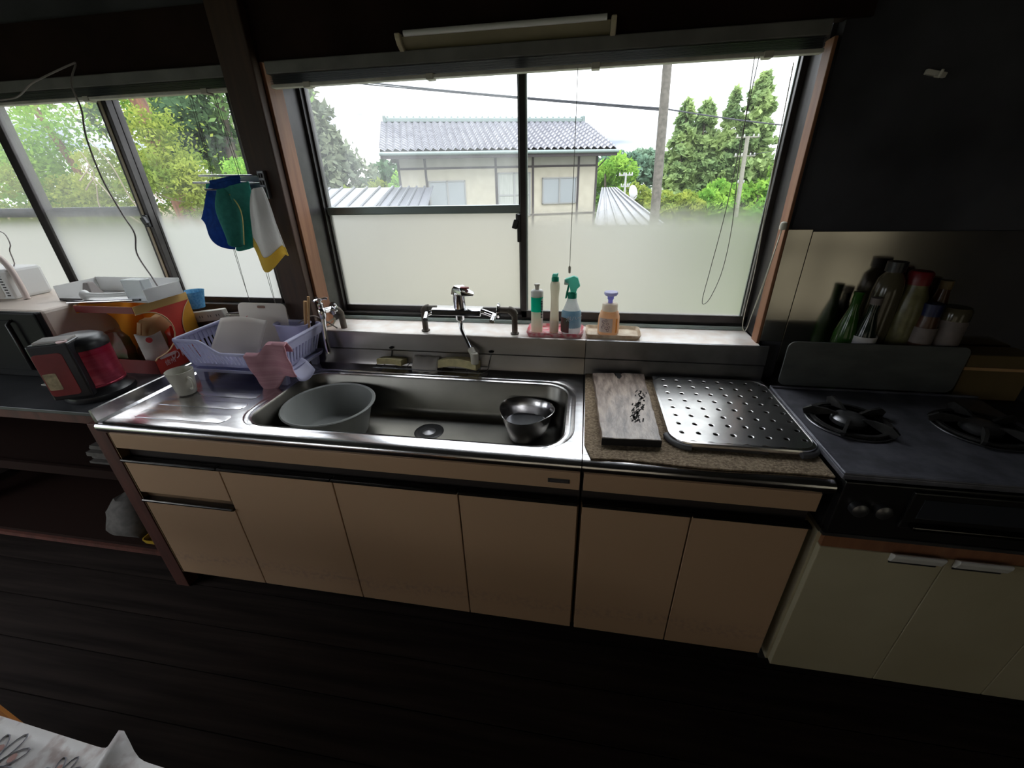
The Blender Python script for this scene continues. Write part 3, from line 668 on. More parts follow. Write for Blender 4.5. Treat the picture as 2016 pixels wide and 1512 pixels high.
MB().prism(outl, 'z', .0, .024).build('plank', 'board_wood', bd, bevel=.002)
bm_ = MB()
for i in range(90):
    t = random.random(); y = -.115 + .20 * t; x = .020 + .045 * t + random.gauss(0, .009)
    bm_.obox((x, y, .0243), (random.uniform(.0015, .005), random.uniform(.006, .022), .0010), (0, 0, random.uniform(-.7, .1)))
bm_.build('scorch_mark', 'burn', bd)
MB().prism([(-.0785, -.2178), (.0835, -.2100), (.0835, -.2085), (-.0785, -.2163)], 'z', .001, .0225).build('charred_edge', 'burn', bd)
MB().prism([(-.020, .219), (-.012, .175), (-.004, .172), (.004, .195), (.000, .222)], 'z', .0236, .0248).build('notch', 'burn', bd)

# perforated board: plate with 64 punched holes
pb = empty('drainboard', (.455, .300, .808)); tag(pb, 'perforated stainless drainboard with rounded rubber corners on the mat', 'drainboard')
hx = [-.152 + i * .0455 for i in range(8)]; hy = [-.160 + j * .0487 for j in range(8)]
m = MB(); hr = .0058; seg = 12
xs = [-.186] + [(hx[i] + hx[i + 1]) / 2 for i in range(7)] + [.186]; ys = [-.207] + [(hy[j] + hy[j + 1]) / 2 for j in range(7)] + [.212]
zt = .0165
for i in range(8):
    for j in range(8):
        x0, x1, y0, y1 = xs[i], xs[i + 1], ys[j], ys[j + 1]
        # rounded corner cells at the front
        inner = [(hx[i] + hr * math.cos(2 * math.pi * q / seg), hy[j] + hr * math.sin(2 * math.pi * q / seg), zt - .0008) for q in range(seg)]
        mid = [(hx[i] + hr * 1.5 * math.cos(2 * math.pi * q / seg), hy[j] + hr * 1.5 * math.sin(2 * math.pi * q / seg), zt) for q in range(seg)]
        low = [(p[0], p[1], zt - .006) for p in inner]
        def inside(p, x_, y_):
            for cx0, sg in ((-.137, -1), (.137, 1)):
                if (x_ - cx0) * sg > 0 and y_ < -.158:
                    v_ = Vector((x_ - cx0, y_ + .158)); r_ = .049
                    if v_.length > r_: v_ = v_.normalized() * r_; return (cx0 + v_.x, -.158 + v_.y)
            return (x_, y_)
        outp = []
        for q in range(seg):
            t = 2 * math.pi * q / seg; c, s_ = math.cos(t), math.sin(t)
            cand = []
            if c > 1e-9: cand.append((x1 - hx[i]) / c)
            if c < -1e-9: cand.append((x0 - hx[i]) / c)
            if s_ > 1e-9: cand.append((y1 - hy[j]) / s_)
            if s_ < -1e-9: cand.append((y0 - hy[j]) / s_)
            d = min(cand); outp.append((*inside(0, hx[i] + d * c, hy[j] + d * s_), zt))
        # corners of the cell
        m.loops([outp, mid, inner, low], cap_last=False)
        corners = [(x1, y1), (x0, y1), (x0, y0), (x1, y0)]
        for ci, (cx, cy) in enumerate(corners):
            a, b_ = [(1, 2), (4, 5), (7, 8), (10, 11)][ci]
            m.add([outp[a], (*inside(0, cx, cy), zt), outp[b_]], [(0, 1, 2)])
m.build('plate', 'steel_plate', pb)
ro = rrect(-.192, .194, -.215, .216, .055, 7)
ri = rrect(-.184, .184, -.205, .210, .050, 7)
MB().loops([[(*p, .003) for p in ro], [(*p, .012) for p in ro], [(p[0] * .992, p[1] * .992, .0175) for p in ro], [(*p, .0178) for p in ri], [(*p, .006) for p in ri]], cap_last=False).build('rim', 'steel', pb, smooth=40)
for (sx, a0) in ((-1, 180), (1, 270)):
    cxx = -.137 if sx < 0 else .139
    pts = [(cxx + .057 * math.cos(R(a0 + 90 * q / 10)), -.160 + .057 * math.sin(R(a0 + 90 * q / 10)), .004) for q in range(11)]
    MB().tube(pts, .009, 8).build('rubber_corner', 'rubber', pb, smooth=50)
MB().box(-.05 - .08, .06, -.2165, -.2125, -.001, .006).build('foot_bar', 'steel_dark', pb)
for (x, y) in ((-.15, .18), (.15, .18)):
    MB().lathe([(.010, -.002), (.010, .006)], 10, (x, y, 0)).build('foot', 'rubber', pb)

# ---- wash tub and strainer bowl in the basin
o = MB().lathe([(.0, .002), (.112, .0), (.120, .006), (.146, .100), (.153, .116), (.163, .120), (.164, .124), (.160, .127), (.152, .124), (.147, .112), (.117, .014), (.108, .008), (.0, .007)], 40, (0, 0, 0)).build('wash_tub', 'grey_plastic', smooth=45, loc=(-.885, .268, .6425))
tag(o, 'round grey plastic wash tub standing in the sink basin', 'tub')
tri = lambda t: 1 + .07 * math.cos(3 * (t - .35))
sb_ = empty('strainer_bowl', (-.175, .345, .6425)); tag(sb_, 'small stainless strainer bowl with rounded corners in the sink basin', 'bowl')
MB().lathe([(.0, .001), (.060, .0), (.068, .006), (.088, .070), (.0975, .1015), (.0985, .1035), (.097, .1045), (.0945, .102), (.085, .070), (.065, .009), (.057, .004), (.0, .004)], 36, rf=tri).build('bowl', 'steel', sb_, smooth=50)
MB().lathe([(.0, .045), (.074, .0455), (.0755, .047), (.0, .0475)], 36, rf=tri).build('drain_disc', 'steel_dark', sb_, smooth=40)

# ---- wire shelf with sponges against the back guard
ws = empty('sponge_shelf', (-.58, .515, .812)); tag(ws, 'thin wire shelf hung along the back of the sink', 'shelf')
fr = [(-.235, -.022, 0), (.215, -.022, -.004), (.232, -.012, 0), (.232, .034, .0), (-.235, .034, 0)]
MB().tube(fr, .0022, 6, closed=True).build('frame', 'steel_dark', ws, smooth=60)
wi = None
for i in range(9):
    if wi is None: wi = MB().tube([(0, -.022, 0), (0, .034, 0)], .0013, 5).build('wire', 'steel_dark', ws, loc=(-.2 + i * .05, 0, 0))
    else: share(wi, loc=(-.2 + i * .05, 0, 0), parent=ws)
for x in (-.185, .228):
    MB().tube([(x, .034, 0), (x + .012, .036, .045), (x + .016, .037, .064)], .002, 6).build('hanger', 'steel_dark', ws)
    MB().lathe([(.002, 0), (.010, .002), (.011, .006), (.004, .009)], 12, (x + .016, .034, .062)).build('suction_cup', 'black_plastic', ws, smooth=40)
def sponge(name, c, d, rz, mat, lab, bend=.004):
    m = MB(); n = 8
    f = lambda u, v, top: (-d[0] / 2 + u * d[0], -d[1] / 2 + v * d[1], (d[2] if top else 0) + bend * math.sin(math.pi * u))
    m.grid(lambda u, v: f(u, v, 1), n, 2); m.grid(lambda u, v: f(u, v, 0), n, 2)
    m.loops([[f(i / n, 0, 0) for i in range(n + 1)] + [f(1 - i / n, 1, 0) for i in range(n + 1)], [f(i / n, 0, 1) for i in range(n + 1)] + [f(1 - i / n, 1, 1) for i in range(n + 1)]], cap_last=False)
    o = m.build(name, mat, smooth=60, loc=c); o.rotation_euler = (R(-12), 0, rz); tag(o, lab, 'sponge', 'sponges behind the sink'); return o
sponge('dish_sponge', (-.745, .522, .818), (.105, .055, .022), R(-3), 'sponge', 'flat dull sponge on the wire shelf nearer the old tap')
sponge('dish_sponge', (-.462, .520, .816), (.155, .060, .030), R(-4), 'sponge', 'large yellowish sponge on the wire shelf below the mixer spout', .010)
o = MB().grid(lambda u, v: (-.655 + .105 * u + .006 * v, .548 - .052 * min(1, v * 1.6) - .01 * max(0, v - .6), .848 - .030 * min(1, v * 1.6) - .042 * max(0, v - .6) + .002 * math.sin(u * 14)), 10, 10).build('scrub_net', 'grey_white', smooth=80, solid=.0012)
tag(o, 'limp grey scrubbing net lying between the two sponges', 'net')

# ================================================================== TAPS
fa = empty('mixer_faucet', (-.465, .645, .937)); tag(fa, 'chrome lever mixer faucet between two rusty pipes', 'faucet')
for sx, x in ((-1, -.150), (1, .215)):
    pth = [(x, -.045, .0), (x, -.045, .070)] + [(x - sx * .022 * (1 - math.cos(R(90 * q / 6))), -.045, .070 + .024 * math.sin(R(90 * q / 6))) for q in range(1, 7)] + [(x - sx * .055, -.045, .094)]
    MB().tube(pth, .0115, 12).build('supply_pipe', 'pipe', fa, smooth=50)
    MB().tube(pth[2:-1], .0155, 12).build('elbow', 'pipe', fa, smooth=50)
    MB().lathe([(.017, 0), (.017, .004), (.012, .007)], 14, (x, -.045, 0)).build('pipe_flange', 'pipe', fa, smooth=40)
MB().prism([(-.075, .074), (-.020, .070), (-.014, .080), (-.014, .098), (-.060, .101), (-.075, .096), (-.079, .085)], 'x', -.108, .088).build('body', 'chrome', fa, bevel=.003)
MB().lathe([(.024, .098), (.0235, .150), (.0245, .156), (.021, .164), (.0, .166)], 24, (-.0, -.045, 0)).build('valve', 'chrome', fa, smooth=40)
lv = MB().loops([[(-.028, -.020, .150), (-.030, -.055, .150), (.020, -.078, .152), (.062, -.066, .149), (.058, -.040, .152), (.015, -.018, .152)], [(-.026, -.022, .172), (-.024, -.055, .176), (.018, -.076, .172), (.066, -.066, .156), (.062, -.040, .158), (.014, -.020, .176)], [(-.018, -.028, .184), (-.014, -.054, .187), (.012, -.068, .183), (.050, -.061, .164), (.048, -.044, .165), (.010, -.026, .186)]], cap_last=True, cap_first=True).build('lever', 'chrome', fa, bevel=.006, seg=3)
MB().prism([(.010, -.062), (.044, -.058), (.042, -.046), (.008, -.036)], 'z', .176, .181).build('lever_inset', 'dark_red', lv)
MB().lathe([(.015, .052), (.017, .056), (.017, .068), (.020, .074)], 20, (0, -.050, 0)).build('swivel', 'chrome', fa, smooth=40)
sp_ = spline([(0, -.050, .060), (.002, -.056, .030), (.010, -.068, .010), (.040, -.105, -.025), (.062, -.133, -.048)], 24)
MB().tube(sp_, .0085, 12).build('spout', 'chrome', fa, smooth=60)
MB().tube([(.055, -.125, -.040), (.066, -.138, -.051), (.072, -.146, -.055)], .013, 12).build('spout_collar', 'cream_plastic', fa, smooth=50)
MB().lathe([(.010, -.092), (.015, -.088), (.0155, -.050), (.013, -.046), (.0, -.045)], 20, (.074, -.148, 0)).build('aerator', 'cream_plastic', fa, smooth=40)
for x in (-.118, .125):
    sg = -1 if x < 0 else 1
    MB().tube([(sg * .088, -.045, .088), (x + sg * .020, -.060, .074)], .010, 10).build('stop_arm', 'chrome', fa, smooth=50)
    MB().tube([(x + sg * .014, -.060, .078), (x + sg * .010, -.092, .062)], .0095, 12).build('stop_valve', 'chrome', fa, smooth=50)
q = MB().lathe([(.004, 0), (.026, .002), (.030, .008), (.028, .010), (.012, .006)], 20).build('wall_flange', 'chrome', fa, smooth=40)
q.location = (.160, -.045, .092); q.rotation_euler = (0, R(-90), 0)

ot = empty('water_tap', (-.985, .600, .937)); tag(ot, 'old chrome water tap with a cross handle beside the dish rack', 'tap')
pth = [(.012, .0, .0), (.010, .0, .065)] + [(.010 - .020 * (1 - math.cos(R(15 * q))), -.012 * math.sin(R(15 * q)), .065 + .022 * math.sin(R(15 * q))) for q in range(1, 7)] + [(-.016, -.030, .088)]
MB().tube(pth, .0125, 12).build('supply_pipe', 'pipe', ot, smooth=50)
q = MB().lathe([(.006, 0), (.024, .002), (.026, .007), (.012, .012)], 20).build('flange', 'chrome', ot, smooth=40); q.location = (-.004, -.018, .088); q.rotation_euler = (R(75), 0, R(-20))
MB().tube([(-.010, -.020, .088), (-.022, -.052, .090), (-.026, -.066, .090)], .012, 12).build('neck', 'chrome', ot, smooth=50)
MB().lathe([(.009, .060), (.013, .066), (.015, .082), (.015, .098), (.011, .104), (.012, .112), (.012, .122), (.006, .126), (.005, .136)], 18, (-.026, -.070, 0)).build('body', 'chrome', ot, smooth=40)
hd = MB().lathe([(.0, .132), (.011, .133), (.012, .142), (.0, .146)], 14, (-.026, -.070, 0))
for q in range(3):
    a = R(20 + 120 * q); hd.tube([(-.026, -.070, .139), (-.026 + .024 * math.cos(a), -.070 + .024 * math.sin(a), .141), (-.026 + .030 * math.cos(a), -.070 + .030 * math.sin(a), .138)], [.004, .005, .006], 8)
hd.build('cross_handle', 'chrome', ot, smooth=50)
MB().tube(spline([(-.026, -.070, .066), (-.028, -.074, .030), (-.028, -.082, -.02), (-.020, -.094, -.062), (-.018, -.098, -.078)], 20), [.0095] * 18 + [.0095, .009, .009], 12).build('spout', 'chrome', ot, smooth=50)

# ================================================================== THINGS ON THE SILL
def tray(name, x0, x1, y0, y1, mat, lab, z=.9375, h=.016):
    m = MB(); fl_ = .006
    m.loops([rrect(x0 + fl_, x1 - fl_, y0 + fl_, y1 - fl_, .014, 4, z), rrect(x0, x1, y0, y1, .018, 4, z + h), rrect(x0 + .002, x1 - .002, y0 + .002, y1 - .002, .016, 4, z + h), rrect(x0 + fl_ + .003, x1 - fl_ - .003, y0 + fl_ + .003, y1 - fl_ - .003, .012, 4, z + .004)], cap_last=True, cap_first=True)
    o = m.build(name, mat, smooth=30); tag(o, lab, 'tray', 'small trays on the window sill'); return o
tray('soap_tray', -.203, .014, .570, .690, 'tray_pink', 'small red checked tray under the three tall bottles')
tray('soap_tray', .021, .226, .572, .690, 'tray_beige', 'small cream tray under the foam soap pump')
ZB = .9415
b = empty('dish_soap_bottle', (-.166, .622, ZB)); tag(b, 'translucent dish soap bottle with a teal label and white cap', 'bottle', 'bottles on the window sill')
MB().lathe([(.0, .0), (.021, .001), (.0225, .006), (.0225, .145), (.0235, .146)], 26, sy=.8).build('body', 'bottle_white', b, smooth=40)
MB().lathe([(.0230, .082), (.0230, .138)], 26, sy=.8, caps=False).build('label', 'teal_liquid', b, smooth=40)
MB().lathe([(.0233, .030), (.0233, .134)], 6, a0=R(-40), a1=R(-8), sy=.8).build('side_label', 'print_white', b, smooth=40)
m = MB()
for i in range(11): m.box(.0160, .0225, -.0163 + .0, -.0150, .060 + i * .0062, .0635 + i * .0062)
m.build('print_line', 'ink', b)
MB().lathe([(.0238, .140), (.0238, .160), (.020, .164), (.008, .166)], 26, sy=.82).build('cap', 'white_plastic', b, smooth=35)
MB().lathe([(.008, .164), (.0085, .178), (.0115, .182), (.0105, .187), (.004, .189)], 18).build('nozzle', 'offwhite', b, smooth=40)
b = empty('cleaner_bottle', (-.099, .622, ZB)); tag(b, 'slim cream squeeze bottle with a green flip cap', 'bottle', 'bottles on the window sill')
MB().lathe([(.0, .0), (.0165, .001), (.017, .05), (.0155, .10), (.0148, .135), (.0178, .172), (.0178, .188), (.013, .199), (.0, .200)], 24).build('body', 'bottle_white', b, smooth=50)
MB().lathe([(.0172, .004), (.0175, .050)], 24, caps=False).build('lower_label', 'grey_white', b, smooth=40)
MB().lathe([(.0135, .196), (.0135, .210), (.011, .214)], 20).build('cap', 'green_cap', b, smooth=35)
MB().prism([(-.012, .212), (.006, .212), (.010, .218), (.011, .228), (.004, .224), (-.006, .225), (-.011, .221)], 'y', -.008, .008).build('flip_lid', 'mint_cap', b, bevel=.002)
b = empty('spray_bottle', (-.035, .622, ZB)); tag(b, 'trigger spray bottle with a blue label and mint head', 'bottle', 'bottles on the window sill')
MB().lathe([(.0, .0), (.034, .001), (.0372, .006), (.0380, .030), (.0365, .078), (.030, .098), (.021, .120), (.0165, .136), (.0155, .150)], 30, sy=.8).build('body', 'bottle_clear', b, smooth=50)
MB().lathe([(.0378, .026), (.0383, .032), (.0376, .060), (.0370, .082), (.0335, .092)], 20, a0=R(-175), a1=R(-5), sy=.8).build('label', 'label_blue', b, smooth=50)
MB().lathe([(.0384, .008), (.0388, .030), (.0380, .066)], 14, a0=R(-178), a1=R(-100), sy=.81).build('dark_label', 'label_dark', b, smooth=50)
text('泡ハイ', .021, 'print_white', frame_xyz((.012, -.0315, .066), (1, .30, .12), (0, 0, 1)), b)
MB().lathe([(.0165, .136), (.0170, .138), (.0170, .155), (.012, .158)], 22).build('collar', 'green_cap', b, smooth=35)
MB().prism([(-.028, .196), (-.014, .190), (-.006, .160), (.014, .158), (.018, .172), (.028, .182), (.018, .212), (.004, .218), (-.028, .206)], 'y', -.0095, .0095).build('spray_head', 'mint_cap', b, bevel=.002)
MB().obox((-.022, 0, .196), (.017, .017, .020)).build('nozzle', 'white_plastic', b, bevel=.002)
MB().prism([(-.016, .188), (-.010, .188), (-.014, .160), (-.019, .136), (-.026, .133), (-.022, .160)], 'y', -.006, .006).build('trigger', 'green_cap', b, bevel=.002)
b = empty('soap_pump', (.106, .625, ZB)); tag(b, 'peach foam soap pump with a lavender head on the cream tray', 'bottle', 'bottles on the window sill')
MB().lathe([(.0, .0), (.036, .001), (.0395, .006), (.0400, .030), (.0385, .070), (.032, .090), (.0275, .094)], 30, sy=.8).build('body', 'soap_beige', b, smooth=50)
MB().lathe([(.0402, .012), (.0405, .030), (.0392, .066)], 4, a0=R(-52), a1=R(-40), sy=.8).build('tint_stripe', 'soap_orange', b, smooth=50)
MB().lathe([(.0403, .014), (.0407, .034), (.0393, .068)], 12, a0=R(-150), a1=R(-72), sy=.8).build('label', 'print_white', b, smooth=50)
m = MB()
for (x, z, s_) in ((-.022, .056, .004), (-.012, .060, .0045), (-.018, .044, .005), (-.006, .048, .004), (-.010, .032, .005), (-.024, .034, .004), (.000, .036, .004), (-.004, .024, .005)):
    yy = -.8 * math.sqrt(max(0, .0408 ** 2 - x * x)) - .0002
    m.tube([(x + s_ * math.cos(R(45 * q)), yy, z + s_ * math.sin(R(45 * q))) for q in range(8)], .0007, 4, closed=True)
m.build('doodle', 'ink_violet', b)
MB().lathe([(.0275, .092), (.0285, .094), (.0285, .114), (.026, .118), (.010, .120)], 26).build('collar', 'bottle_white', b, smooth=35)
MB().lathe([(.0085, .118), (.0085, .132), (.0115, .135), (.0120, .150)], 18).build('stem', 'lavender_deep', b, smooth=35)
MB().lathe([(.012, .146), (.022, .149), (.0255, .155), (.024, .161), (.014, .163), (.0, .161)], 24).build('pump_head', 'lavender', b, smooth=50)

# ================================================================== DISH RACK
rk = empty('dish_rack', (-1.275, .435, .803)); tag(rk, 'lavender plastic dish rack standing on the draining board', 'dish rack')
HX, HYF, HYB = .228, -.125, .128         # rim half width, front and back
def rimz(u): # front rim dips in the middle
    if u < .20: return .165
    if u < .42: t = (u - .20) / .22; return .165 - .048 * (3 * t * t - 2 * t ** 3)
    if u < .78: return .117
    if u < .94: t = (u - .78) / .16; return .117 + .048 * (3 * t * t - 2 * t ** 3)
    return .165
rp_ = []
for i in range(31):
    u = i / 30; rp_.append((-HX + .02 + u * (2 * HX - .04), HYF, rimz(u)))
for q in range(1, 6): rp_.append((HX - .02 + .02 * math.sin(R(18 * q)), HYF + .02 - .02 * math.cos(R(18 * q)), .165))
for i in range(6): rp_.append((HX, HYF + .03 + i * .035, .165))
for q in range(0, 6): rp_.append((HX - .02 + .02 * math.cos(R(18 * q)), HYB - .02 + .02 * math.sin(R(18 * q)), .165))
for i in range(1, 8): rp_.append((HX - .02 - i * (2 * HX - .04) / 8, HYB, .165))
for q in range(0, 6): rp_.append((-HX + .02 - .02 * math.sin(R(18 * q)), HYB - .02 + .02 * math.cos(R(18 * q)), .165))
for i in range(6): rp_.append((-HX, HYB - .03 - i * .035, .165))
for q in range(0, 5): rp_.append((-HX + .02 - .02 * math.cos(R(18 * q)), HYF + .02 - .02 * math.sin(R(18 * q)), .165))
MB().tube(rp_, .0068, 8, closed=True).build('rim', 'lavender', rk, smooth=60)
BX, BYF, BYB, BZ = .200, -.108, .100, .058
MB().loops([rrect(-BX, BX, BYF, BYB, .02, 4, BZ), rrect(-BX - .004, BX + .004, BYF - .003, BYB + .003, .022, 4, BZ + .014), rrect(-BX - .001, BX + .001, BYF + .001, BYB - .001, .02, 4, BZ + .014), rrect(-BX + .004, BX - .004, BYF + .004, BYB - .004, .018, 4, BZ + .004)], cap_last=True, cap_first=True).build('basket_floor', 'lavender', rk, smooth=40)
def wallslats(p0, p1, q0, q1, n, ztop, solid=False):
    """slats from the base line p0-p1 up to the rim line q0-q1"""
    for i in range(n):
        t = (i + .5) / n; a = Vector(p0).lerp(Vector(p1), t); c = Vector(q0).lerp(Vector(q1), t); c.z = ztop(t)
        d = (Vector(p1) - Vector(p0)); wd = d.length / n * .27; d.normalize()
        nrm = d.cross(Vector((0, 0, 1))) * .0018
        vs = [a - d * wd - nrm, a + d * wd - nrm, a + d * wd + nrm, a - d * wd + nrm, c - d * wd - nrm, c + d * wd - nrm, c + d * wd + nrm, c - d * wd + nrm]
        MB().add(vs, [(0, 3, 2, 1), (4, 5, 6, 7), (0, 1, 5, 4), (1, 2, 6, 5), (2, 3, 7, 6), (3, 0, 4, 7)]).build('slat', 'lavender', rk)
wallslats((-BX, BYF, BZ + .008), (BX, BYF, BZ + .008), (-HX + .006, HYF, 0), (HX - .006, HYF, 0), 24, lambda t: rimz(t))
wallslats((-BX, BYB, BZ + .008), (BX, BYB, BZ + .008), (-HX, HYB, 0), (HX, HYB, 0), 24, lambda t: .165)
wallslats((-BX - .002, BYF, BZ + .008), (-BX - .002, BYB, BZ + .008), (-HX, HYF, 0), (-HX, HYB, 0), 12, lambda t: .165)
wallslats((BX + .002, BYF, BZ + .008), (BX + .002, BYB, BZ + .008), (HX, HYF, 0), (HX, HYB, 0), 12, lambda t: .165)
# upper solid band of the end walls
for sx in (-1, 1):
    MB().add([(sx * (HX - .006), HYF + .004, .128), (sx * (HX - .006), HYB - .004, .128), (sx * HX, HYB - .004, .163), (sx * HX, HYF + .004, .163)], [(0, 1, 2, 3)]).build('end_band', 'lavender', rk, solid=.003)
MB().add([(-HX + .01, HYB - .005, .120), (HX - .01, HYB - .005, .120), (HX - .01, HYB, .163), (-HX + .01, HYB, .163)], [(0, 1, 2, 3)]).build('back_band', 'lavender', rk, solid=.003)
MB().loops([rrect(-.205, .215, -.122, .118, .02, 4, .040), rrect(-.212, .224, -.130, .122, .022, 4, .056), rrect(-.209, .221, -.127, .119, .02, 4, .056), rrect(-.202, .212, -.119, .115, .018, 4, .044)], cap_last=True, cap_first=True).build('drip_tray', 'lavender', rk, smooth=40)
MB().grid(lambda u, v: (.195 + .055 * u, -.110 + .10 * v, .052 - .052 * u * u + .018 * abs(2 * v - 1) ** 2), 6, 8).build('drip_spout', 'lavender', rk, smooth=60, solid=.003)
for (x, y) in ((-.170, -.105), (.185, -.105), (-.17, .09), (.185, .09)):
    MB().prism([(x - .020, .042), (x + .020, .042), (x + .013, -.003), (x - .013, -.003)], 'y', y - .010, y + .010).build('leg', 'lavender', rk, bevel=.003)
for (a0_,) in ((0,),):
    pass
# things in the rack
b = empty('chopping_sheet', (-1.268, .500, .868)); tag(b, 'upright white cutting board with a slot and red print in the rack', 'cutting board')
pl = rrect(-.108, .108, 0, .190, .022, 5)
q = MB().prism([(x * (1 + .0), z) for x, z in pl], 'y', -.0025, .0025).build('board', 'grey_white', b, bevel=.001); q.rotation_euler = (R(-8), 0, 0)
MB().prism(rrect(-.018, .018, .170, .180, .0045, 4), 'y', -.0032, .0032).build('hand_slot', 'pouch_red', q)
m = MB()
for i in range(7): m.obox((-.088 + .006 * math.cos(i * 1.3), -.003, .118 + .007 * math.sin(i * 1.3)), (.005, .0008, .009), (0, i * .9, 0))
m.obox((-.078, -.003, .132), (.018, .0008, .0018), (0, R(-35), 0)); m.build('red_print', 'red_logo', q)
o = MB().grid(lambda u, v: (-1.445 + .215 * u + .045 * v * (1 - u * .25), .375 + .075 * v + .016 * math.sin(math.pi * u), .872 + .142 * v + .004 * math.sin(5 * u)), 14, 8).build('cutting_sheet', 'grey_white', smooth=80, solid=.002)
tag(o, 'curved flexible white cutting sheet leaning in the front of the rack', 'cutting board')
o = MB().loops([rrect(-1.195, -1.070, .475, .530, .025, 6, .868), rrect(-1.202, -1.063, .468, .536, .030, 6, .980), rrect(-1.207, -1.058, .463, .541, .032, 6, .984), rrect(-1.205, -1.060, .465, .539, .031, 6, .987), rrect(-1.198, -1.067, .472, .532, .028, 6, .980), rrect(-1.192, -1.073, .478, .527, .023, 6, .872)], cap_last=True, cap_first=True).build('cutlery_holder', 'lavender', smooth=40)
tag(o, 'oval lavender cutlery holder in the back corner of the rack', 'cutlery holder')
for i, (dx, lab) in enumerate(((0, 'thick wooden spatula handle standing in the cutlery holder'), (.012, 'slender wooden chopstick leaning in the cutlery holder'))):
    o = MB().tube([(-1.095 + dx, .500, .876), (-1.065 + dx * 1.2, .502, 1.02), (-1.052 + dx * 1.5, .503, 1.075 + i * .018)], [.006 - .002 * i, .0065 - .0025 * i, .007 - .002 * i], 8).build('wooden_utensil', 'chop_wood', smooth=60)
    tag(o, lab, 'utensil', 'wooden utensils in the cutlery holder')
# pink cloth over the front rim
def pink(u, v):
    x = -1.205 + .180 * u; rim = .803 + rimz(min(.999, max(0, (x + 1.275 + .208) / .416))) + .009
    s_ = v * .175 - .045
    if s_ < -.0: yy = .310 - s_ * .35 + .006; zz = rim + s_ * .9
    else: yy = .302 - .010 * math.sin(u * 7 + 1) * min(1, s_ / .03) - .004; zz = rim - s_
    sk = max(0, s_)
    return (x + sk * (.42 - .25 * u) + .002 * math.sin(v * 20), yy, zz + .018 * (u - .5) * sk / .13)
o = MB().grid(pink, 22, 24).build('dish_cloth', 'pink_cloth', smooth=80, solid=.005); tag(o, 'pink ribbed dish cloth hung over the front rim of the rack', 'cloth')

# mug
mg = empty('mug', (-1.408, .215, .8045)); tag(mg, 'plain beige mug on the draining board by the rack', 'mug')
MB().lathe([(.0, .002), (.028, .0), (.031, .004), (.036, .040), (.043, .086), (.0435, .089), (.042, .090), (.0405, .086), (.0335, .040), (.028, .007), (.0, .006)], 30).build('cup', 'mug_beige', mg, smooth=50)
hp = [(.038 + .0, -.010, .068), (.056, -.016, .066), (.062, -.018, .050), (.054, -.016, .030), (.034, -.009, .024)]
MB().tube(spline(hp, 16), .0048, 8).build('handle', 'mug_beige', mg, smooth=60)

# ================================================================== SIDE TABLE (left of the sink)
st = empty('side_table', (0, 0, 0)); tag(st, 'red-brown open table with a grey top beside the sink', 'table')
B('top', 'counter_grey', -3.0, -1.552, .045, .595, .786, .800, st, bevel=.002)
B('apron', 'wood_red', -3.0, -1.560, .058, .575, .745, .786, st)
for (x, y) in ((-1.598, .004), (-1.598, .53), (-2.95, .06), (-2.95, .53)):
    B('leg', 'wood_red', x, x + .062, y, y + .045, 0, .785, st, bevel=.002)
B('shade_board', 'shelf_shaded', -2.95, -1.60, .562, .575, .02, .745, st)  # dark board added to stand in for the shade under the table
B('shelf', 'shelf_shaded', -2.95, -1.60, .075, .56, .505, .525, st); B('shelf', 'shelf_shaded', -2.95, -1.60, .075, .56, .10, .12, st)
B('rail', 'shelf_shaded', -2.91, -1.60, .062, .075, .49, .53, st); B('rail', 'wood_red', -2.91, -1.60, .062, .075, .085, .105, st)
# dim things on its shelves
def bag(name, c, d, mat, lab, cat, grp=None, seed=1):
    rs = random.Random(seed); m = MB(); n = 14; L_ = []
    for j in range(7):
        v = j / 6; sc_ = (1, 1.05, 1.0, .93, .84, .7, .45)[j]
        L_.append([(c[0] + d[0] / 2 * sc_ * math.copysign(abs(math.cos(2 * math.pi * k / n)) ** .6, math.cos(2 * math.pi * k / n)) + rs.uniform(-.008, .008), c[1] + d[1] / 2 * sc_ * math.copysign(abs(math.sin(2 * math.pi * k / n)) ** .6, math.sin(2 * math.pi * k / n)) + rs.uniform(-.008, .008), c[2] + d[2] * v + (rs.uniform(-.008, .008) if j else 0)) for k in range(n)])
    m.loops(L_, cap_last=True, cap_first=True)
    o = m.build(name, mat, smooth=50); tag(o, lab, cat, grp); return o
o = empty('paper_stack', (-1.76, .22, .525)); tag(o, 'dim stack of folded papers on the upper shelf of the table', 'papers')
sh = None
for i in range(7):
    q = MB().box(-.09, .09, -.11, .11, 0, .009).build('sheet', 'paper_grey', o, loc=(random.uniform(-.01, .01), random.uniform(-.01, .01), i * .0105)) if sh is None else share(sh, loc=(random.uniform(-.012, .012), random.uniform(-.012, .012), i * .0105), parent=o)
    sh = sh or q
bag('plastic_bag', (-1.690, .19, .125), (.11, .13, .09), 'paper_grey', 'crumpled pale plastic bag on the lower shelf of the table', 'bag', seed=3)
bag('paper_bag', (-1.92, .20, .12), (.20, .2, .15), 'paper_grey', 'slumped grey bag deeper along the lower shelf', 'bag', seed=4)
o = MB().loops([rrect(-1.79, -1.612, .085, .30, .015, 4, .1205), rrect(-1.795, -1.608, .08, .305, .018, 4, .142), rrect(-1.791, -1.612, .084, .301, .016, 4, .142), rrect(-1.786, -1.616, .089, .296, .013, 4, .124)], cap_last=True, cap_first=True).build('shelf_tray', 'yellow_tray', smooth=40); tag(o, 'yellow tray under the pale bag on the lower shelf', 'tray')
o = MB().lathe([(.0, .002), (.10, 0), (.105, .004), (.135, .045), (.137, .048), (.133, .047), (.103, .008), (.0, .007)], 28, (-1.80, .28, .3)).build('frying_pan', 'black_plastic', smooth=45)
o.location = (0, 0, -.014); bpy.data.objects.remove(o)

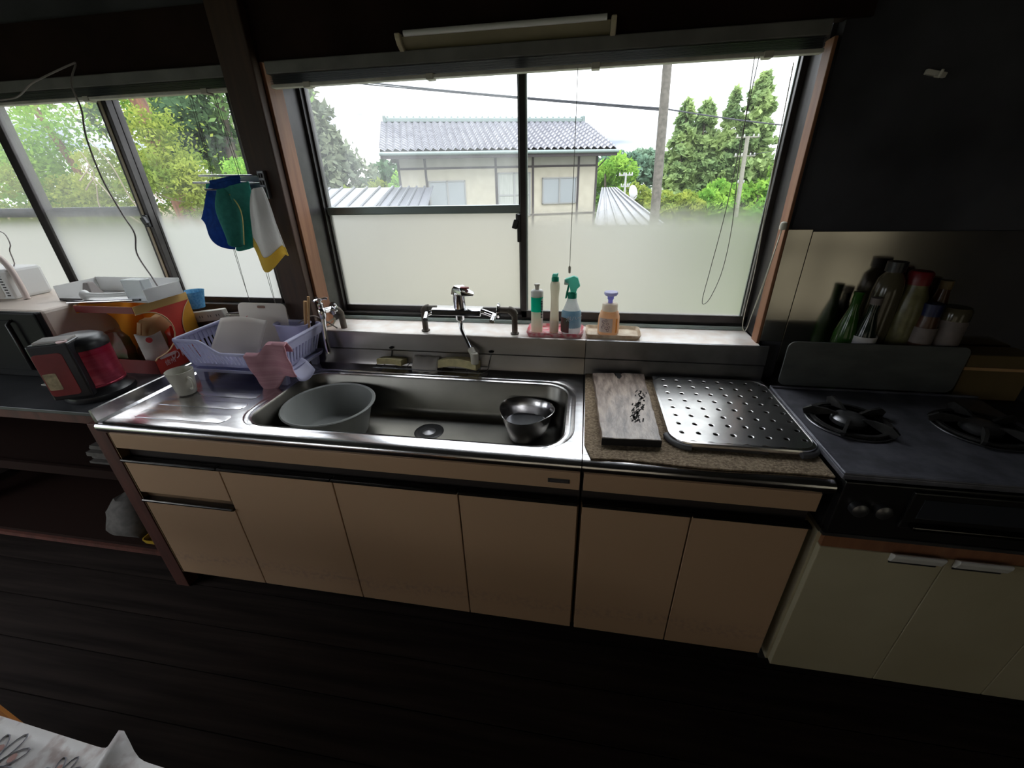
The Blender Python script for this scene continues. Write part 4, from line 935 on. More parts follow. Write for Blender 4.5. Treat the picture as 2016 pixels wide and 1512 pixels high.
# ---- microwave oven
mw = empty('microwave_oven', (0, 0, .80)); tag(mw, 'microwave oven with a black door and beige casing', 'microwave')
MB().box(-2.52, -1.965, .262, .585, .012, .282).build('casing', 'microwave_beige', mw, bevel=.012)
MB().box(-2.52, -1.965, .240, .264, .014, .280).build('front', 'microwave_black', mw, bevel=.006)
MB().box(-2.49, -2.10, .2365, .241, .045, .250).build('door_glass', 'microwave_black', mw, bevel=.003)
MB().tube([(-2.085, .238, .05), (-2.085, .222, .06), (-2.085, .222, .24), (-2.085, .238, .25)], .006, 8).build('door_handle', 'black_plastic', mw, smooth=50)
for (x, y) in ((-2.48, .28), (-2.0, .28), (-2.48, .56), (-2.0, .56)): MB().lathe([(.012, 0), (.014, .012)], 12, (x, y, 0)).build('foot', 'black_plastic', mw)
o = B('paper_note', 'offwhite', -2.06, -1.90, .205, .33, .8003, .8035); tag(o, 'cream card poking out from under the microwave', 'card')
# white slotted appliance with an arched handle on the microwave
wa = empty('slotted_appliance', (-2.335, .46, 1.082)); tag(wa, 'small white appliance with a slotted side on the microwave', 'appliance')
MB().box(-.13, .055, -.065, .075, 0, .118).build('body', 'white_plastic', wa, bevel=.012)
sl_ = None
for i in range(8):
    if sl_ is None: sl_ = MB().box(.030, .044, -.0665, -.064, 0, .005).build('slot', 'dark_plastic', wa, loc=(0, 0, .015 + i * .011))
    else: share(sl_, loc=(0, 0, .015 + i * .011), parent=wa)
MB().prism(rrect(-.12, .018, .008, .086, .015, 4), 'y', -.068, -.064).build('front_pane', 'grey_white', wa, bevel=.001)
ap = [(.095, -.05, 0), (.080, -.04, .06), (.055, -.03, .125), (.020, -.025, .165), (-.03, -.02, .180), (-.12, -.02, .180)]
MB().tube(spline(ap, 24), .0105, 10).build('arched_handle', 'pink_beige', wa, smooth=60)
cord('appliance_cord', [(-2.42, .47, 1.20), (-2.335, .48, 1.20), (-2.330, .49, 1.26), (-2.325, .50, 1.285), (-2.36, .52, 1.325), (-2.45, .54, 1.34)], .002, 'cord_grey', 'thin cord curling above the slotted white appliance', 20, cat='cable')

# ---- red carton with curved cut-outs (contents visible)
cb = empty('snack_carton', (0, 0, .80)); tag(cb, 'red and orange display carton with curved cut-outs', 'carton')
XR, XL, YF, YB, H = -1.668, -1.935, .350, .585, .279
def side_outline():
    pts = [(YF, 0), (YB, 0), (YB, H), (YF + .0, H)]
    arc = []
    pts = [(YF, 0), (YB, 0)]
    # rear scallop is drawn by an orange inlay; front D-shaped cut
    pts += [(YB, H), (YF, H), (YF, H - .030)]
    c0 = (YF + .060, .160)
    for q in range(13):
        t = R(88 - 176 * q / 12); pts.append((YF + .025 + .100 * math.cos(t), .158 + .090 * math.sin(t)))
    pts += [(YF + .012, .066), (YF, .058)]
    return pts
so = side_outline()
for x, mat in ((XR, 'red_box'), (XL, 'orange_box')):
    q = MB().prism(so, 'x', x - .0012, x + .0012).build('side_panel', mat, cb)
e = [(XR + .0012, p[0], p[1]) for p in so[4:]]
MB().tube(e, .0028, 6).build('cut_edge', 'peach_edge', cb, smooth=60)
MB().box(XR + .0012, XR + .003, YF, YB, H - .030, H).build('rim_strip', 'tan_box', cb)
inl = [(YB, .02), (YB, H - .03)] + [(YB - .068 * math.sin(R(180 * q / 10)) ** .8 - .002, H - .032 - (H - .06) * q / 10) for q in range(11)]
MB().prism(inl, 'x', XR + .0012, XR + .0026).build('orange_inlay', 'orange_box', cb)
MB().tube([(XR + .003, p[0], p[1]) for p in inl[2:]], .0016, 5).build('inlay_edge', 'peach_edge', cb, smooth=60)
B('back_panel', 'orange_box', XL, XR, YB - .0012, YB + .0012, 0, H, cb)
B('base_panel', 'dark_red', XL, XR, YF, YB, 0, .003, cb)
B('front_panel', 'dark_red', XL, XR, YF - .0012, YF + .0012, 0, .060, cb)
B('front_rim', 'dark_red', XL, XR, YF - .0014, YF + .0014, H - .026, H, cb)  # front band in a darker red, its shadow painted into the colour
B('white_card', 'print_white', -1.82, -1.75, YB - .006, YB - .003, .14, H - .02, cb)
text('のほん', .044, 'pink_print', frame_xyz((XR + .0035, YF + .130, .050), (0, 1, 0), (0, 0, 1)), cb)
MB().prism(rrect(YF + .020, YF + .095, .056, .068, .0058, 4), 'x', XR + .001, XR + .0026).build('print_band', 'pink_print', cb)
text('信州', .024, 'pink_print', frame_xyz((XR + .0035, YF + .055, .034), (0, 1, 0), (0, 0, 1)), cb)
# contents
o = bag('brown_bag', (-1.775, .495, .804), (.17, .14, .185), 'brown_paper', 'brown paper bag folded shut inside the display carton', 'bag', seed=9)
MB().obox((-1.775, .425, .965), (.018, .006, .05), (R(-12), R(14), 0)).build('clip', 'chop_wood', o, bevel=.002)
pw = empty('white_pouch', (-1.715, .400, .804)); tag(pw, 'silvery white pouch with a round red seal in the carton', 'pouch')
q = MB().grid(lambda u, v: (-.042 + .084 * u + .03 * (.5 - v) * .4, .012 * math.sin(math.pi * u) * -1.2 + .020 * v, .015 + .135 * v - .012 * math.sin(math.pi * u) * (v > .9)), 12, 14).build('pouch', 'pouch_white', pw, smooth=70, solid=.010); q.rotation_euler = (R(-6), 0, R(38))
z_ = MB().lathe([(.0, -.0006), (.011, -.0006), (.011, .0006), (.0, .0006)], 20).build('seal', 'red_logo', q); z_.location = (0, -.022, .125); z_.rotation_euler = (R(90), 0, 0)
bag('dark_pouch', (-1.875, .400, .804), (.10, .07, .155), 'pouch_red', 'dark red food pouch in the front of the carton', 'pouch', seed=12)
bag('orange_packet', (-1.700, .505, .805), (.045, .10, .150), 'red_orange', 'shiny red packet behind the silvery pouch', 'packet', seed=14)

# ---- white tray with utensils on top of carton and microwave
wt = empty('utensil_tray', (0, 0, 1.084)); tag(wt, 'long white tray of utensils across carton and microwave', 'tray')
x0, x1, y0, y1 = -2.055, -1.640, .395, .555
MB().box(x0, x1, y0, y1, 0, .004).build('tray_floor', 'white_plastic', wt)
MB().box(x0, x1, y1 - .003, y1, .004, .062).build('back_side', 'white_plastic', wt); MB().box(x0, x0 + .003, y0, y1, .004, .058).build('end_side', 'white_plastic', wt)
MB().box(x1 - .003, x1, y0, y1, .004, .05).build('end_side', 'white_plastic', wt)
MB().box(x0, x0 + .11, y0, y0 + .003, .0, .010).build('front_side', 'dark_plastic', wt)
o = MB().loops([[(-1.985 + a * .026, .470 + b_ * .026, 1.089) for a, b_ in ((-1, -1), (1, -1), (1, 1), (-1, 1))], [(-1.985 + a * .012, .470 + b_ * .012, 1.142) for a, b_ in ((-1, -1), (1, -1), (1, 1), (-1, 1))]], cap_last=True, cap_first=True).build('timer_cone', 'cord_grey', bevel=.004); tag(o, 'grey tapered block at the end of the white tray', 'block')
o = MB().tube(spline([(-1.930, .400, 1.108), (-1.905, .402, 1.108), (-1.86, .405, 1.107), (-1.80, .412, 1.108), (-1.70, .43, 1.112)], 20), [.020] * 2 + [.017, .013, .011, .010, .009] + [.009] * 14, 16).build('peeler_handle', 'white_plastic', smooth=60); tag(o, 'white flared utensil handle lying in the tray', 'utensil')
o = MB().tube([(-1.985, .372, 1.0835), (-1.84, .378, 1.090), (-1.69, .385, 1.097)], [.007, .007, .005], 10).build('steel_utensil', 'chrome', smooth=60); tag(o, 'shiny steel utensil lying along the front of the tray', 'utensil')
MB().tube([(-1.69, .385, 1.097), (-1.66, .386, 1.098)], .004, 8).build('tip', 'black_plastic', o)
o = MB().loops([rrect(-1.735, -1.640, .400, .44, .006, 3, 1.090), rrect(-1.742, -1.650, .405, .445, .006, 3, 1.168)], cap_last=True, cap_first=True).build('clear_case', 'clear_plastic', bevel=.002); tag(o, 'clear plastic case standing at the end of the tray', 'case')
o = MB().lathe([(.03, 0), (.036, .03), (.046, .072), (.048, .074), (.045, .072), (.034, .03), (.0, .004)], 30, (-1.695, .62, .995)).build('blue_basket', 'blue_weave', smooth=50); tag(o, 'blue woven basket rim behind the carton', 'basket')
o.location = (0, .02, 0)

# ---- red electric pot
po = empty('electric_pot', (-1.745, .185, .800), R(28)); tag(po, 'red and black electric pot with a flat front', 'pot')
MB().lathe([(.0, 0), (.098, .001), (.102, .008), (.100, .022), (.086, .034), (.082, .048)], 36).build('base', 'black_plastic', po, smooth=40)
MB().lathe([(.081, .048), (.081, .185)], 36, caps=False).build('body', 'red_metal', po, smooth=40)
MB().lathe([(.083, .183), (.083, .200), (.076, .216), (.060, .224), (.0, .226)], 36).build('lid', 'black_plastic', po, smooth=40)
MB().prism([(-.082, .03), (.030, .03), (.030, .228), (-.082, .228)], 'y', -.104, -.03).build('front_block', 'black_plastic', po, bevel=.006)
fp = MB().prism(rrect(-.078, .004, .046, .198, .012, 4), 'y', -.1055, -.103).build('front_plate', 'red_panel', po, bevel=.001)
MB().prism(rrect(-.074, -.038, .070, .130, .004, 3), 'y', -.1065, -.105).build('label', 'label_beige', fp)
MB().prism([(-.070, .224), (.02, .224), (.02, .234), (-.070, .234)], 'y', -.085, -.025).build('lid_lever', 'grey_white', po, bevel=.003)
MB().lathe([(.0, .236), (.014, .236), (.014, .241), (.0, .242)], 18, (.01, -.088, -.010)).build('button', 'pink_print', po, smooth=40)
MB().lathe([(.082, .046), (.0835, .048), (.0835, .053), (.082, .055)], 36, caps=False).build('trim_ring', 'red_metal', po, smooth=40)

# ---- power strip and cords on the side sill
ps = empty('power_strip', (-1.625, .615, .945), R(6)); tag(ps, 'cream power strip lying on the sill behind the dish rack', 'power strip')
q = MB().box(-.085, .085, -.016, .016, 0, .045).build('housing', 'offwhite', ps, bevel=.004); q.rotation_euler = (0, R(-6), 0)
for i in range(4):
    for dx in (-.006, .006): MB().box(-.062 + i * .040 + dx - .0012, -.062 + i * .040 + dx + .0012, -.0168, -.0155, .018, .028).build('socket_slot', 'dark_plastic', q)
MB().tube([(-.062, -.016, .022), (-.064, -.045, .020), (-.075, -.055, -.012)], [.010, .009, .004], 10).build('plug', 'black_plastic', ps, smooth=50)
cord('sill_cable', [(-1.54, .62, .97), (-1.45, .64, .965), (-1.36, .62, .95), (-1.25, .60, .952), (-1.14, .59, .945), (-1.05, .585, .955), (-.995, .58, .985), (-1.01, .575, .955), (-1.06, .57, .945)], .003, 'cord_cream', 'cream cable running along the sill behind the rack', 50, cat='cable')
cord('sill_cable', [(-1.54, .625, .975), (-1.42, .66, .975), (-1.28, .64, .955), (-1.16, .545, .962), (-1.10, .535, .99), (-1.06, .54, 1.005), (-1.02, .56, .975), (-.985, .57, .945)], .003, 'cord_grey', 'grey cable arching beside the old tap', 50, cat='cable')

# ================================================================== TOWELS ON THE POST
tr_ = empty('towel_hanger', (-1.13, .545, 1.48)); tag(tr_, 'swing-arm towel hanger screwed to the wooden post', 'towel hanger')
MB().box(-.012, .012, -.008, .010, -.045, .045).build('bracket', 'steel_dark', tr_, bevel=.002)
for i, (ang, L_) in enumerate(((183, .235), (196, .245), (214, .205))):
    a = R(ang); z = .030 - i * .022
    MB().tube([(0, -.012, z), (L_ * math.cos(a), -.012 + L_ * math.sin(a) * .6, z + .004)], .0032, 8).build('arm', 'chrome', tr_, smooth=60)
    MB().lathe([(.006, z - .007), (.006, z + .007)], 10, (0, -.012, 0)).build('pivot', 'black_plastic', tr_)
q = MB().obox((-.115, .010, .005), (.225, .003, .042), (0, R(-4), 0)).build('back_plate', 'rail_alu', tr_, bevel=.001)
def hang(left, right, bottom, y, fold=.012, k=7.0, ph=0.0):
    """towel between two edge paths (x, z) with a sagging bottom line and soft vertical folds"""
    Lp = spline([(a, 0, b_) for a, b_ in left], 40); Rp = spline([(a, 0, b_) for a, b_ in right], 40)
    def f(u, v):
        i_ = min(40, int(round(v * 40))); a = Lp[i_]; b_ = Rp[i_]; p = a.lerp(b_, u)
        sag = sum(w * math.sin(math.pi * u * (n + 1)) for n, w in enumerate(bottom)) * v ** 1.5
        return (p.x, y + fold * (.35 + v) * math.sin(u * k + ph + 1.5 * v) - .006 * math.sin(v * 5 + u * 3), p.z - sag)
    return f
def towel(fn, mat, lab):
    o = MB().grid(fn, 24, 40).build('towel', mat, smooth=80, solid=.004); tag(o, lab, 'towel', 'towels on the swing arms'); return o
navy = hang([(-1.300, 1.490), (-1.345, 1.445), (-1.410, 1.372)], [(-1.180, 1.505), (-1.215, 1.40), (-1.296, 1.266)], (.016, -.006), .500, .014, 6)
o = towel(navy, 'navy_towel', 'navy blue towel hanging nearest the window glass')
MB().tube([Vector(navy(u / 12, 0)) + Vector((0, 0, .002)) for u in range(13)], .007, 8).build('folded_top', 'navy_towel', o, smooth=60)
tbk = hang([(-1.345, 1.492), (-1.350, 1.455), (-1.318, 1.415)], [(-1.270, 1.500), (-1.262, 1.46), (-1.262, 1.42)], (.0,), .530, .004)
teal = hang([(-1.236, 1.470), (-1.262, 1.40), (-1.252, 1.312)], [(-1.126, 1.492), (-1.150, 1.393), (-1.176, 1.280)], (.026, .006), .462, .018, 7.5, .4)
o = towel(teal, 'teal_towel', 'teal towel with a pale hem on the middle swing arm')
MB().grid(tbk, 8, 12).build('back_fold', 'teal_towel', o, smooth=80, solid=.004)
flap = hang([(-1.232, 1.468), (-1.258, 1.40), (-1.250, 1.300)], [(-1.205, 1.474), (-1.175, 1.40), (-1.192, 1.292)], (.012,), .440, .012, 5.0, 2.2)
MB().grid(flap, 12, 24).build('front_fold', 'teal_towel', o, smooth=80, solid=.003)
MB().tube([Vector(flap(1, t / 24)) + Vector((.001, -.002, 0)) for t in range(4, 25)], .0022, 5).build('hem', 'hem_yellow', o, smooth=60)
white = hang([(-1.100, 1.468), (-1.134, 1.395), (-1.172, 1.284)], [(-1.060, 1.474), (-1.046, 1.362), (-1.012, 1.258)], (.058, .030), .440, .013, 8.5, .3)
o = MB().grid(lambda u, v: white(u, v * .82), 24, 32).build('towel', 'white_towel', smooth=80, solid=.004); tag(o, 'white towel with a yellow end hanging against the post', 'towel', 'towels on the swing arms')
MB().grid(lambda u, v: white(u, .82 + .18 * v), 24, 8).build('yellow_end', 'yellow_towel', o, smooth=80, solid=.004)

# ================================================================== STOVE AND ITS CABINET
sc_ = empty('stove_cabinet', (0, 0, 0)); tag(sc_, 'low cream cabinet with chrome finger pulls under the stove', 'cabinet')
B('carcass', 'stove_door', .648, 1.42, .004, .50, .075, .632, sc_)
B('top_rail', 'wood_orange', .658, 1.42, -.010, .006, .596, .632, sc_)
B('toe_kick', 'toekick', .66, 1.40, .05, .49, 0, .075, sc_)
for (a, b_, h0, h1) in ((.655, .947, .818, .934), (.949, 1.235, .962, 1.076)):
    d = MB().box(a, b_, -.014, .004, .075, .596).build('door', 'stove_door', sc_, bevel=.002)
    hh = MB().prism([(-.0155, .575), (-.024, .580), (-.030, .598), (-.030, .606), (-.026, .608), (-.0145, .600)], 'x', h0, h1).build('pull', 'pull_alu', d, bevel=.001)
    MB().box(h0 + .004, h1 - .004, -.0165, -.0140, .567, .592).build('pull_recess', 'black_plastic', d, bevel=.001)
B('door', 'stove_door', 1.237, 1.42, -.014, .004, .075, .596, sc_, bevel=.002)
sv = empty('gas_stove', (0, 0, 0)); tag(sv, 'black two-burner gas stove with a grill drawer', 'stove')
B('body', 'stove_black', .655, 1.245, .010, .455, .634, .815, sv, bevel=.004)
MB().box(.646, 1.255, -.006, .462, .812, .826).box(.646, .654, -.006, .462, .826, .832).box(.646, 1.255, -.006, .008, .826, .831).box(.646, 1.255, .455, .462, .826, .834).build('top_plate', 'stove_top', sv, bevel=.003)
B('front_panel', 'stove_black', .656, 1.244, -.010, .012, .645, .808, sv, bevel=.003)
q = B('grill_door', 'stove_black', .800, 1.110, -.020, -.010, .690, .800, sv, bevel=.003)
B('grill_window', 'stove_glass', .825, 1.085, -.0215, -.0198, .725, .782, q); B('grill_handle', 'black_chrome', .815, 1.095, -.040, -.020, .700, .712, q, bevel=.003)
for (x, z) in ((.700, .735), (.752, .735), (1.16, .735), (1.21, .735)):
    k_ = MB().lathe([(.020, 0), (.019, .016), (.012, .020), (.0, .020)], 18).build('knob', 'steel_dark', sv, smooth=40); k_.location = (x, -.010, z); k_.rotation_euler = (R(90), 0, 0)
B('bottom_rail', 'steel_dark', .65, 1.25, -.012, .0, .634, .644, sv)
for (cx, cy) in ((.785, .255), (1.115, .255)):
    bu = MB().lathe([(.105, .826), (.110, .829), (.108, .831), (.085, .824), (.045, .822), (.045, .838), (.036, .846), (.012, .847), (.0, .845)], 32, (cx, cy, 0)).build('burner', 'steel_dark', sv, smooth=40)
    gr = MB(); gr.lathe([(.088, .8315), (.098, .8315), (.098, .838), (.088, .838), (.088, .8315)], 28, (cx, cy, 0), caps=False)
    for q in range(5):
        a = R(20 + 72 * q); c, s_ = math.cos(a), math.sin(a)
        pr = [(.030, .850), (.060, .858), (.098, .860), (.118, .846), (.112, .832), (.090, .832), (.052, .843)]
        n_ = Vector((-s_, c, 0)) * .004
        vs = [Vector((cx + r_ * c, cy + r_ * s_, z)) - n_ for r_, z in pr] + [Vector((cx + r_ * c, cy + r_ * s_, z)) + n_ for r_, z in pr]
        np_ = len(pr)
        gr.add(vs, [tuple(range(np_)), tuple(range(2 * np_ - 1, np_ - 1, -1))] + [(i, np_ + i, np_ + (i + 1) % np_, (i + 1) % np_) for i in range(np_)])
    gr.build('pan_support', 'cast_iron', sv)
o = MB().prism(rrect(.672, 1.185, .8345, .990, .022, 5), 'y', .468, .474).build('splash_board', 'grey_board', bevel=.001); tag(o, 'dull grey splash board standing behind the stove', 'splash guard')
MB().box(.66, 1.42, .478, .598, .60, .80).build('ledge', 'stove_black', sc_)
GB = 'bottles and jars behind the stove'
def btl(name, x, y, prof, mat, lab, cap=None, capmat=None, label=None, labmat=None, z=.801, cat='bottle', seg=20):
    e = empty(name, (x, y, z)); tag(e, lab, cat, GB)
    MB().lathe(prof, seg).build('body', mat, e, smooth=45)
    if cap: MB().lathe(cap, seg).build('cap', capmat, e, smooth=40)
    if label: MB().lathe(label, seg, caps=False).build('label', labmat, e, smooth=45)
    return e
btl('green_bottle', .862, .535, [(0, 0), (.031, .001), (.033, .01), (.033, .20), (.022, .25), (.0135, .285), (.013, .33), (.0145, .332), (.0145, .338), (.012, .339)], 'green_glass', 'slim empty green glass bottle in front of the stainless panel')
btl('dark_bottle', .905, .515, [(0, 0), (.034, .001), (.036, .01), (.036, .18), (.026, .23), (.014, .275), (.0135, .315)], 'dark_glass', 'dark sauce bottle with a pale cap and round label', cap=[(.015, .305), (.015, .325), (.0, .327)], capmat='label_pink', label=[(.0365, .205), (.0362, .17), (.0365, .15)], labmat='print_white')
btl('smoky_bottle', .950, .555, [(0, 0), (.038, .001), (.040, .01), (.040, .33), (.034, .375), (.022, .395), (.022, .40)], 'smoke_glass', 'tall smoky bottle with a black cap, tallest behind the stove', cap=[(.026, .398), (.026, .428), (.0, .430)], capmat='black_plastic')
btl('pickle_jar', 1.020, .548, [(0, 0), (.041, .001), (.043, .01), (.043, .28), (.038, .325), (.029, .350), (.029, .37)], 'jar_yellow', 'yellowish jar with a bright red screw cap', cap=[(.031, .362), (.031, .396), (.026, .402), (.0, .403)], capmat='red_cap', cat='jar')
btl('blue_cap_bottle', 1.062, .512, [(0, 0), (.030, .001), (.032, .01), (.032, .20), (.028, .25), (.024, .285)], 'brown_sauce', 'short sauce bottle with a dark blue cap', cap=[(.026, .275), (.026, .312), (.0, .316)], capmat='blue_cap', label=[(.0325, .19), (.0325, .24)], labmat='label_pink')
btl('seasoning_jar', 1.135, .522, [(0, 0), (.038, .001), (.040, .01), (.040, .25), (.036, .27)], 'label_pink', 'squat pale seasoning jar beside the blue-capped bottle', cap=[(.040, .262), (.040, .290), (.034, .30), (.0, .302)], capmat='smoke_glass', cat='jar')
btl('soy_bottle', 1.112, .566, [(0, 0), (.026, .001), (.028, .01), (.028, .26), (.018, .32), (.014, .35)], 'brown_sauce', 'slender brown bottle half hidden behind the seasoning jar', cap=[(.016, .345), (.016, .37), (.0, .372)], capmat='yellow_wood')
o = B('wooden_box', 'yellow_wood', 1.215, 1.40, .50, .585, .801, .955, bevel=.003); tag(o, 'yellowish wooden box at the edge of the stove ledge', 'box')
MB().box(1.21, 1.405, .495, .50, .905, .915).build('box_lip', 'chop_wood', o)

# ================================================================== DINING TABLE (near corner)
dt = empty('dining_table', (-1.25, -1.284, 0), R(-12)); tag(dt, 'orange-brown wooden dining table under a lace cloth', 'table')
MB().loops([rrect(-.66, .60, -.62, .652, .06, 5, .660), rrect(-.665, .605, -.625, .657, .062, 5, .668), rrect(-.665, .605, -.625, .657, .062, 5, .684), rrect(-.66, .60, -.62, .652, .06, 5, .692)], cap_last=True, cap_first=True).build('table_top', 'table_wood', dt, smooth=40)
B('apron', 'table_wood', -.58, .52, -.54, .56, .58, .66, dt)
for (x, y) in ((-.58, -.54), (.47, -.54), (-.58, .51), (.47, .51)): B('leg', 'table_wood', x, x + .05, y, y + .05, 0, .58, dt, bevel=.004)
def cl(u, v):
    x = -1.95 + 1.372 * u; y = -1.980 + 1.272 * v + .067 * (1 - u)
    t = max(0, (v - .86) / .14)
    ridge = math.exp(-((x + .664) / .020) ** 2) * t * t        # the cloth is rucked up into a small peak near its corner
    return (x, y + .016 * ridge, .6955 + .040 * ridge + .0008 * math.sin(u * 23) * math.sin(v * 19))
o = MB().grid(cl, 150, 50).build('tablecloth', 'cloth_lace', smooth=60, solid=.0015); tag(o, 'pale lace-print vinyl cloth with a lifted corner', 'tablecloth')
m1 = MB(); m2 = MB()
for fx, fy, fr_ in ((.80, .955, .050), (.885, .962, .034), (.70, .92, .055), (.93, .90, .045)):
    c0 = Vector(cl(fx, fy))
    for p in range(9):
        a = 2 * math.pi * p / 9
        ring = [Vector((c0.x + fr_ * (.55 + .40 * math.cos(q)) * math.cos(a) - fr_ * .16 * math.sin(q) * math.sin(a), c0.y + fr_ * (.55 + .40 * math.cos(q)) * math.sin(a) + fr_ * .16 * math.sin(q) * math.cos(a), c0.z + .0016)) for q in [2 * math.pi * k_ / 12 for k_ in range(12)]]
        m1.tube(ring, .0009, 4, closed=True)
        if p % 2: m2.lathe([(.0, .0), (fr_ * .12, .0003), (.0, .0006)], 8, (c0.x + fr_ * .55 * math.cos(a), c0.y + fr_ * .55 * math.sin(a), c0.z + .0012))
m1.build('grey_motif', 'lace_grey', o)['kind'] = 'stuff'; m2.build('pink_motif', 'lace_pink', o)['kind'] = 'stuff'

# ================================================================== OUTDOORS
gd = MB().box(-120, 120, 3.0, 200, -3.3, -3.0).build('ground', 'ground'); tag(gd, kind='structure')
# a second yard behind the house so that the rear windows see ground and sky
gd2 = MB().box(-120, 120, -120, Y0 - .6, -.6, -.4).box(-120, X0 - .6, Y0 - .6, 3.0, -.6, -.4).build('ground', 'ground'); tag(gd2, kind='structure')
HA = R(21)
hs = empty('neighbour_house', (-6.37, 14.0, 0), HA); tag(hs, 'cream two-storey house with a grey tiled roof', 'house')
W_, D_ = 7.17, 5.2
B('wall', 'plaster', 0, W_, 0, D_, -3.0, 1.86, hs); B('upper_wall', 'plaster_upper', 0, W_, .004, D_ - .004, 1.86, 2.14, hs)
MB().add([(0.02, .02, 2.14), (.02, D_ - .02, 2.14), (.02, D_ / 2, 3.25)], [(0, 1, 2)]).add([(W_ - .02, .02, 2.14), (W_ - .02, D_ - .02, 2.14), (W_ - .02, D_ / 2, 3.25)], [(0, 1, 2)]).build('gable', 'plaster', hs, solid=.02)
for u in (.0, .89, 3.33, 4.68, 6.40, W_ - .07): B('timber_post', 'timber', u, u + .075, -.02, .02, -1.0, 2.14, hs)
B('timber_beam', 'timber', 0, W_, -.025, .02, 1.80, 1.865, hs); B('timber_beam', 'timber', 0, W_, -.025, .02, .20, .26, hs)
for (a, b_, z0, z1, cur) in ((.98, 2.26, .30, 1.45, 0), (3.42, 4.62, .20, 1.66, 1), (5.06, 6.38, .58, 1.47, 0)):
    wn = MB(); wn.box(a, b_, -.06, .0, z1 - .045, z1); wn.box(a, b_, -.06, .0, z0, z0 + .045); wn.box(a, a + .045, -.06, 0, z0, z1); wn.box(b_ - .045, b_, -.06, 0, z0, z1); mid = (a + b_) / 2; wn.box(mid - .03, mid + .03, -.06, 0, z0, z1)
    if cur: wn.box(a, b_, -.055, 0, (z0 + z1) / 2 - .03, (z0 + z1) / 2 + .02)
    wn = wn.build('window', 'sash_white', hs)
    for (p, q) in ((a + .045, mid - .03), (mid + .03, b_ - .045)):
        B('pane', 'curtain' if cur else 'window_pale', p, q, -.035, -.025, z0 + .045, z1 - .045, wn)
# roof: tiled slopes with wavy pans and stepped courses
RE, RR = (-.72, 2.27), (2.60, 3.42)
def roof_slope(y0, z0, y1, z1, name):
    n_r = 13; n_t = 34; per = 6; u0, u1 = -.48, 7.60
    vs = []; fs = []; row = n_t * per + 1
    for r in range(n_r):
        for e in range(2):
            t = (r + e) / n_r; lift = .055 if e == 0 else .0
            for i in range(row):
                u = u0 + (u1 - u0) * i / (row - 1); ph = (i % per) / per
                wv = .035 * math.sin(2 * math.pi * ph) + .012 * math.sin(4 * math.pi * ph)
                vs.append((u, y0 + (y1 - y0) * t, z0 + (z1 - z0) * t + lift + wv + .04))
    for r in range(2 * n_r - 1):
        for i in range(row - 1): fs.append((r * row + i, r * row + i + 1, (r + 1) * row + i + 1, (r + 1) * row + i))
    o = MB().add(vs, fs).build(name, 'roof_tile', hs, smooth=50); o['kind'] = 'stuff'; return o
roof_slope(RE[0], RE[1], RR[0], RR[1], 'roof_tiles'); roof_slope(5.92, RE[1], RR[0], RR[1], 'roof_tiles')
MB().prism([(RE[0], RE[1] - .06), (RR[0], RR[1] - .06), (5.92, RE[1] - .06), (5.92, RE[1] + .02), (RR[0], RR[1] + .02), (RE[0], RE[1] + .02)], 'x', -.46, 7.58).build('roof_deck', 'timber', hs)
B('ridge', 'roof_ridge', -.30, 7.46, RR[0] - .12, RR[0] + .12, RR[1] + .02, RR[1] + .17, hs, bevel=.03)
for u in (-.34, 7.46): B('ridge_end', 'roof_ridge', u - .06, u + .06, RR[0] - .16, RR[0] + .16, RR[1] + .0, RR[1] + .24, hs, bevel=.03)
rt = None
for i in range(33):
    if rt is None: rt = MB().lathe([(.0, -.02), (.045, -.02), (.045, .02), (.0, .02)], 10).build('ridge_cap', 'roof_ridge', hs, loc=(-.22 + i * .238, RR[0], RR[1] + .185)); rt.rotation_euler = (R(90), 0, 0)
    else: share(rt, loc=(-.22 + i * .238, RR[0], RR[1] + .185), parent=hs)
MB().tube([(-.48, RE[0] - .06, RE[1] - .02), (7.6, RE[0] - .06, RE[1] - .02)], .055, 8).build('gutter', 'roof_ridge', hs, smooth=60)
B('fascia', 'timber', -.46, 7.58, RE[0] - .01, RE[0] + .05, RE[1] - .16, RE[1] + .02, hs); B('soffit', 'timber', -.46, 7.58, RE[0], .0, RE[1] - .14, RE[1] - .10, hs)
MB().tube([(W_, .0, 1.75), (W_ + .32, .0, 2.05)], .02, 6).build('eave_brace', 'timber', hs)
# lower roofs
def metal_roof(name, pts, mat, lab, nrib):
    e = empty(name, (0, 0, 0)); tag(e, lab, 'roof')
    A_, B_, C_, D2 = [Vector(p) for p in pts]
    MB().add([A_, B_, C_, D2], [(0, 1, 2, 3)]).build('roof_sheet', mat, e, solid=.05)
    for i in range(nrib + 1):
        t = i / nrib; MB().tube([A_.lerp(B_, t) + Vector((0, 0, .05)), D2.lerp(C_, t) + Vector((0, 0, .05))], .035, 5).build('seam', mat, e)
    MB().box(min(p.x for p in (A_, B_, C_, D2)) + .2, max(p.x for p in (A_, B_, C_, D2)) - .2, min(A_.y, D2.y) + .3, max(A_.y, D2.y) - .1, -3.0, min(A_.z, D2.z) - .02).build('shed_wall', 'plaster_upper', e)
    return e
metal_roof('shed_roof', [(-9.6, 11.5, .60), (-6.4, 11.5, .60), (-6.4, 13.5, 1.27), (-9.6, 13.5, 1.27)], 'metal_roof', 'pale seamed metal roof in front of the big conifer', 7)
metal_roof('shed_roof', [(-6.35, 11.7, .60), (-4.7, 11.7, .60), (-5.0, 13.45, 1.24), (-6.35, 13.45, 1.27)], 'metal_dark', 'dark seamed metal roof against the cream house', 5)
metal_roof('porch_roof', [(.3, 12.9, .10), (2.3, 12.9, .10), (.95, 14.9, 1.06), (.50, 14.9, 1.06)], 'metal_roof', 'ribbed porch roof sloping down beside the satellite dish', 6)
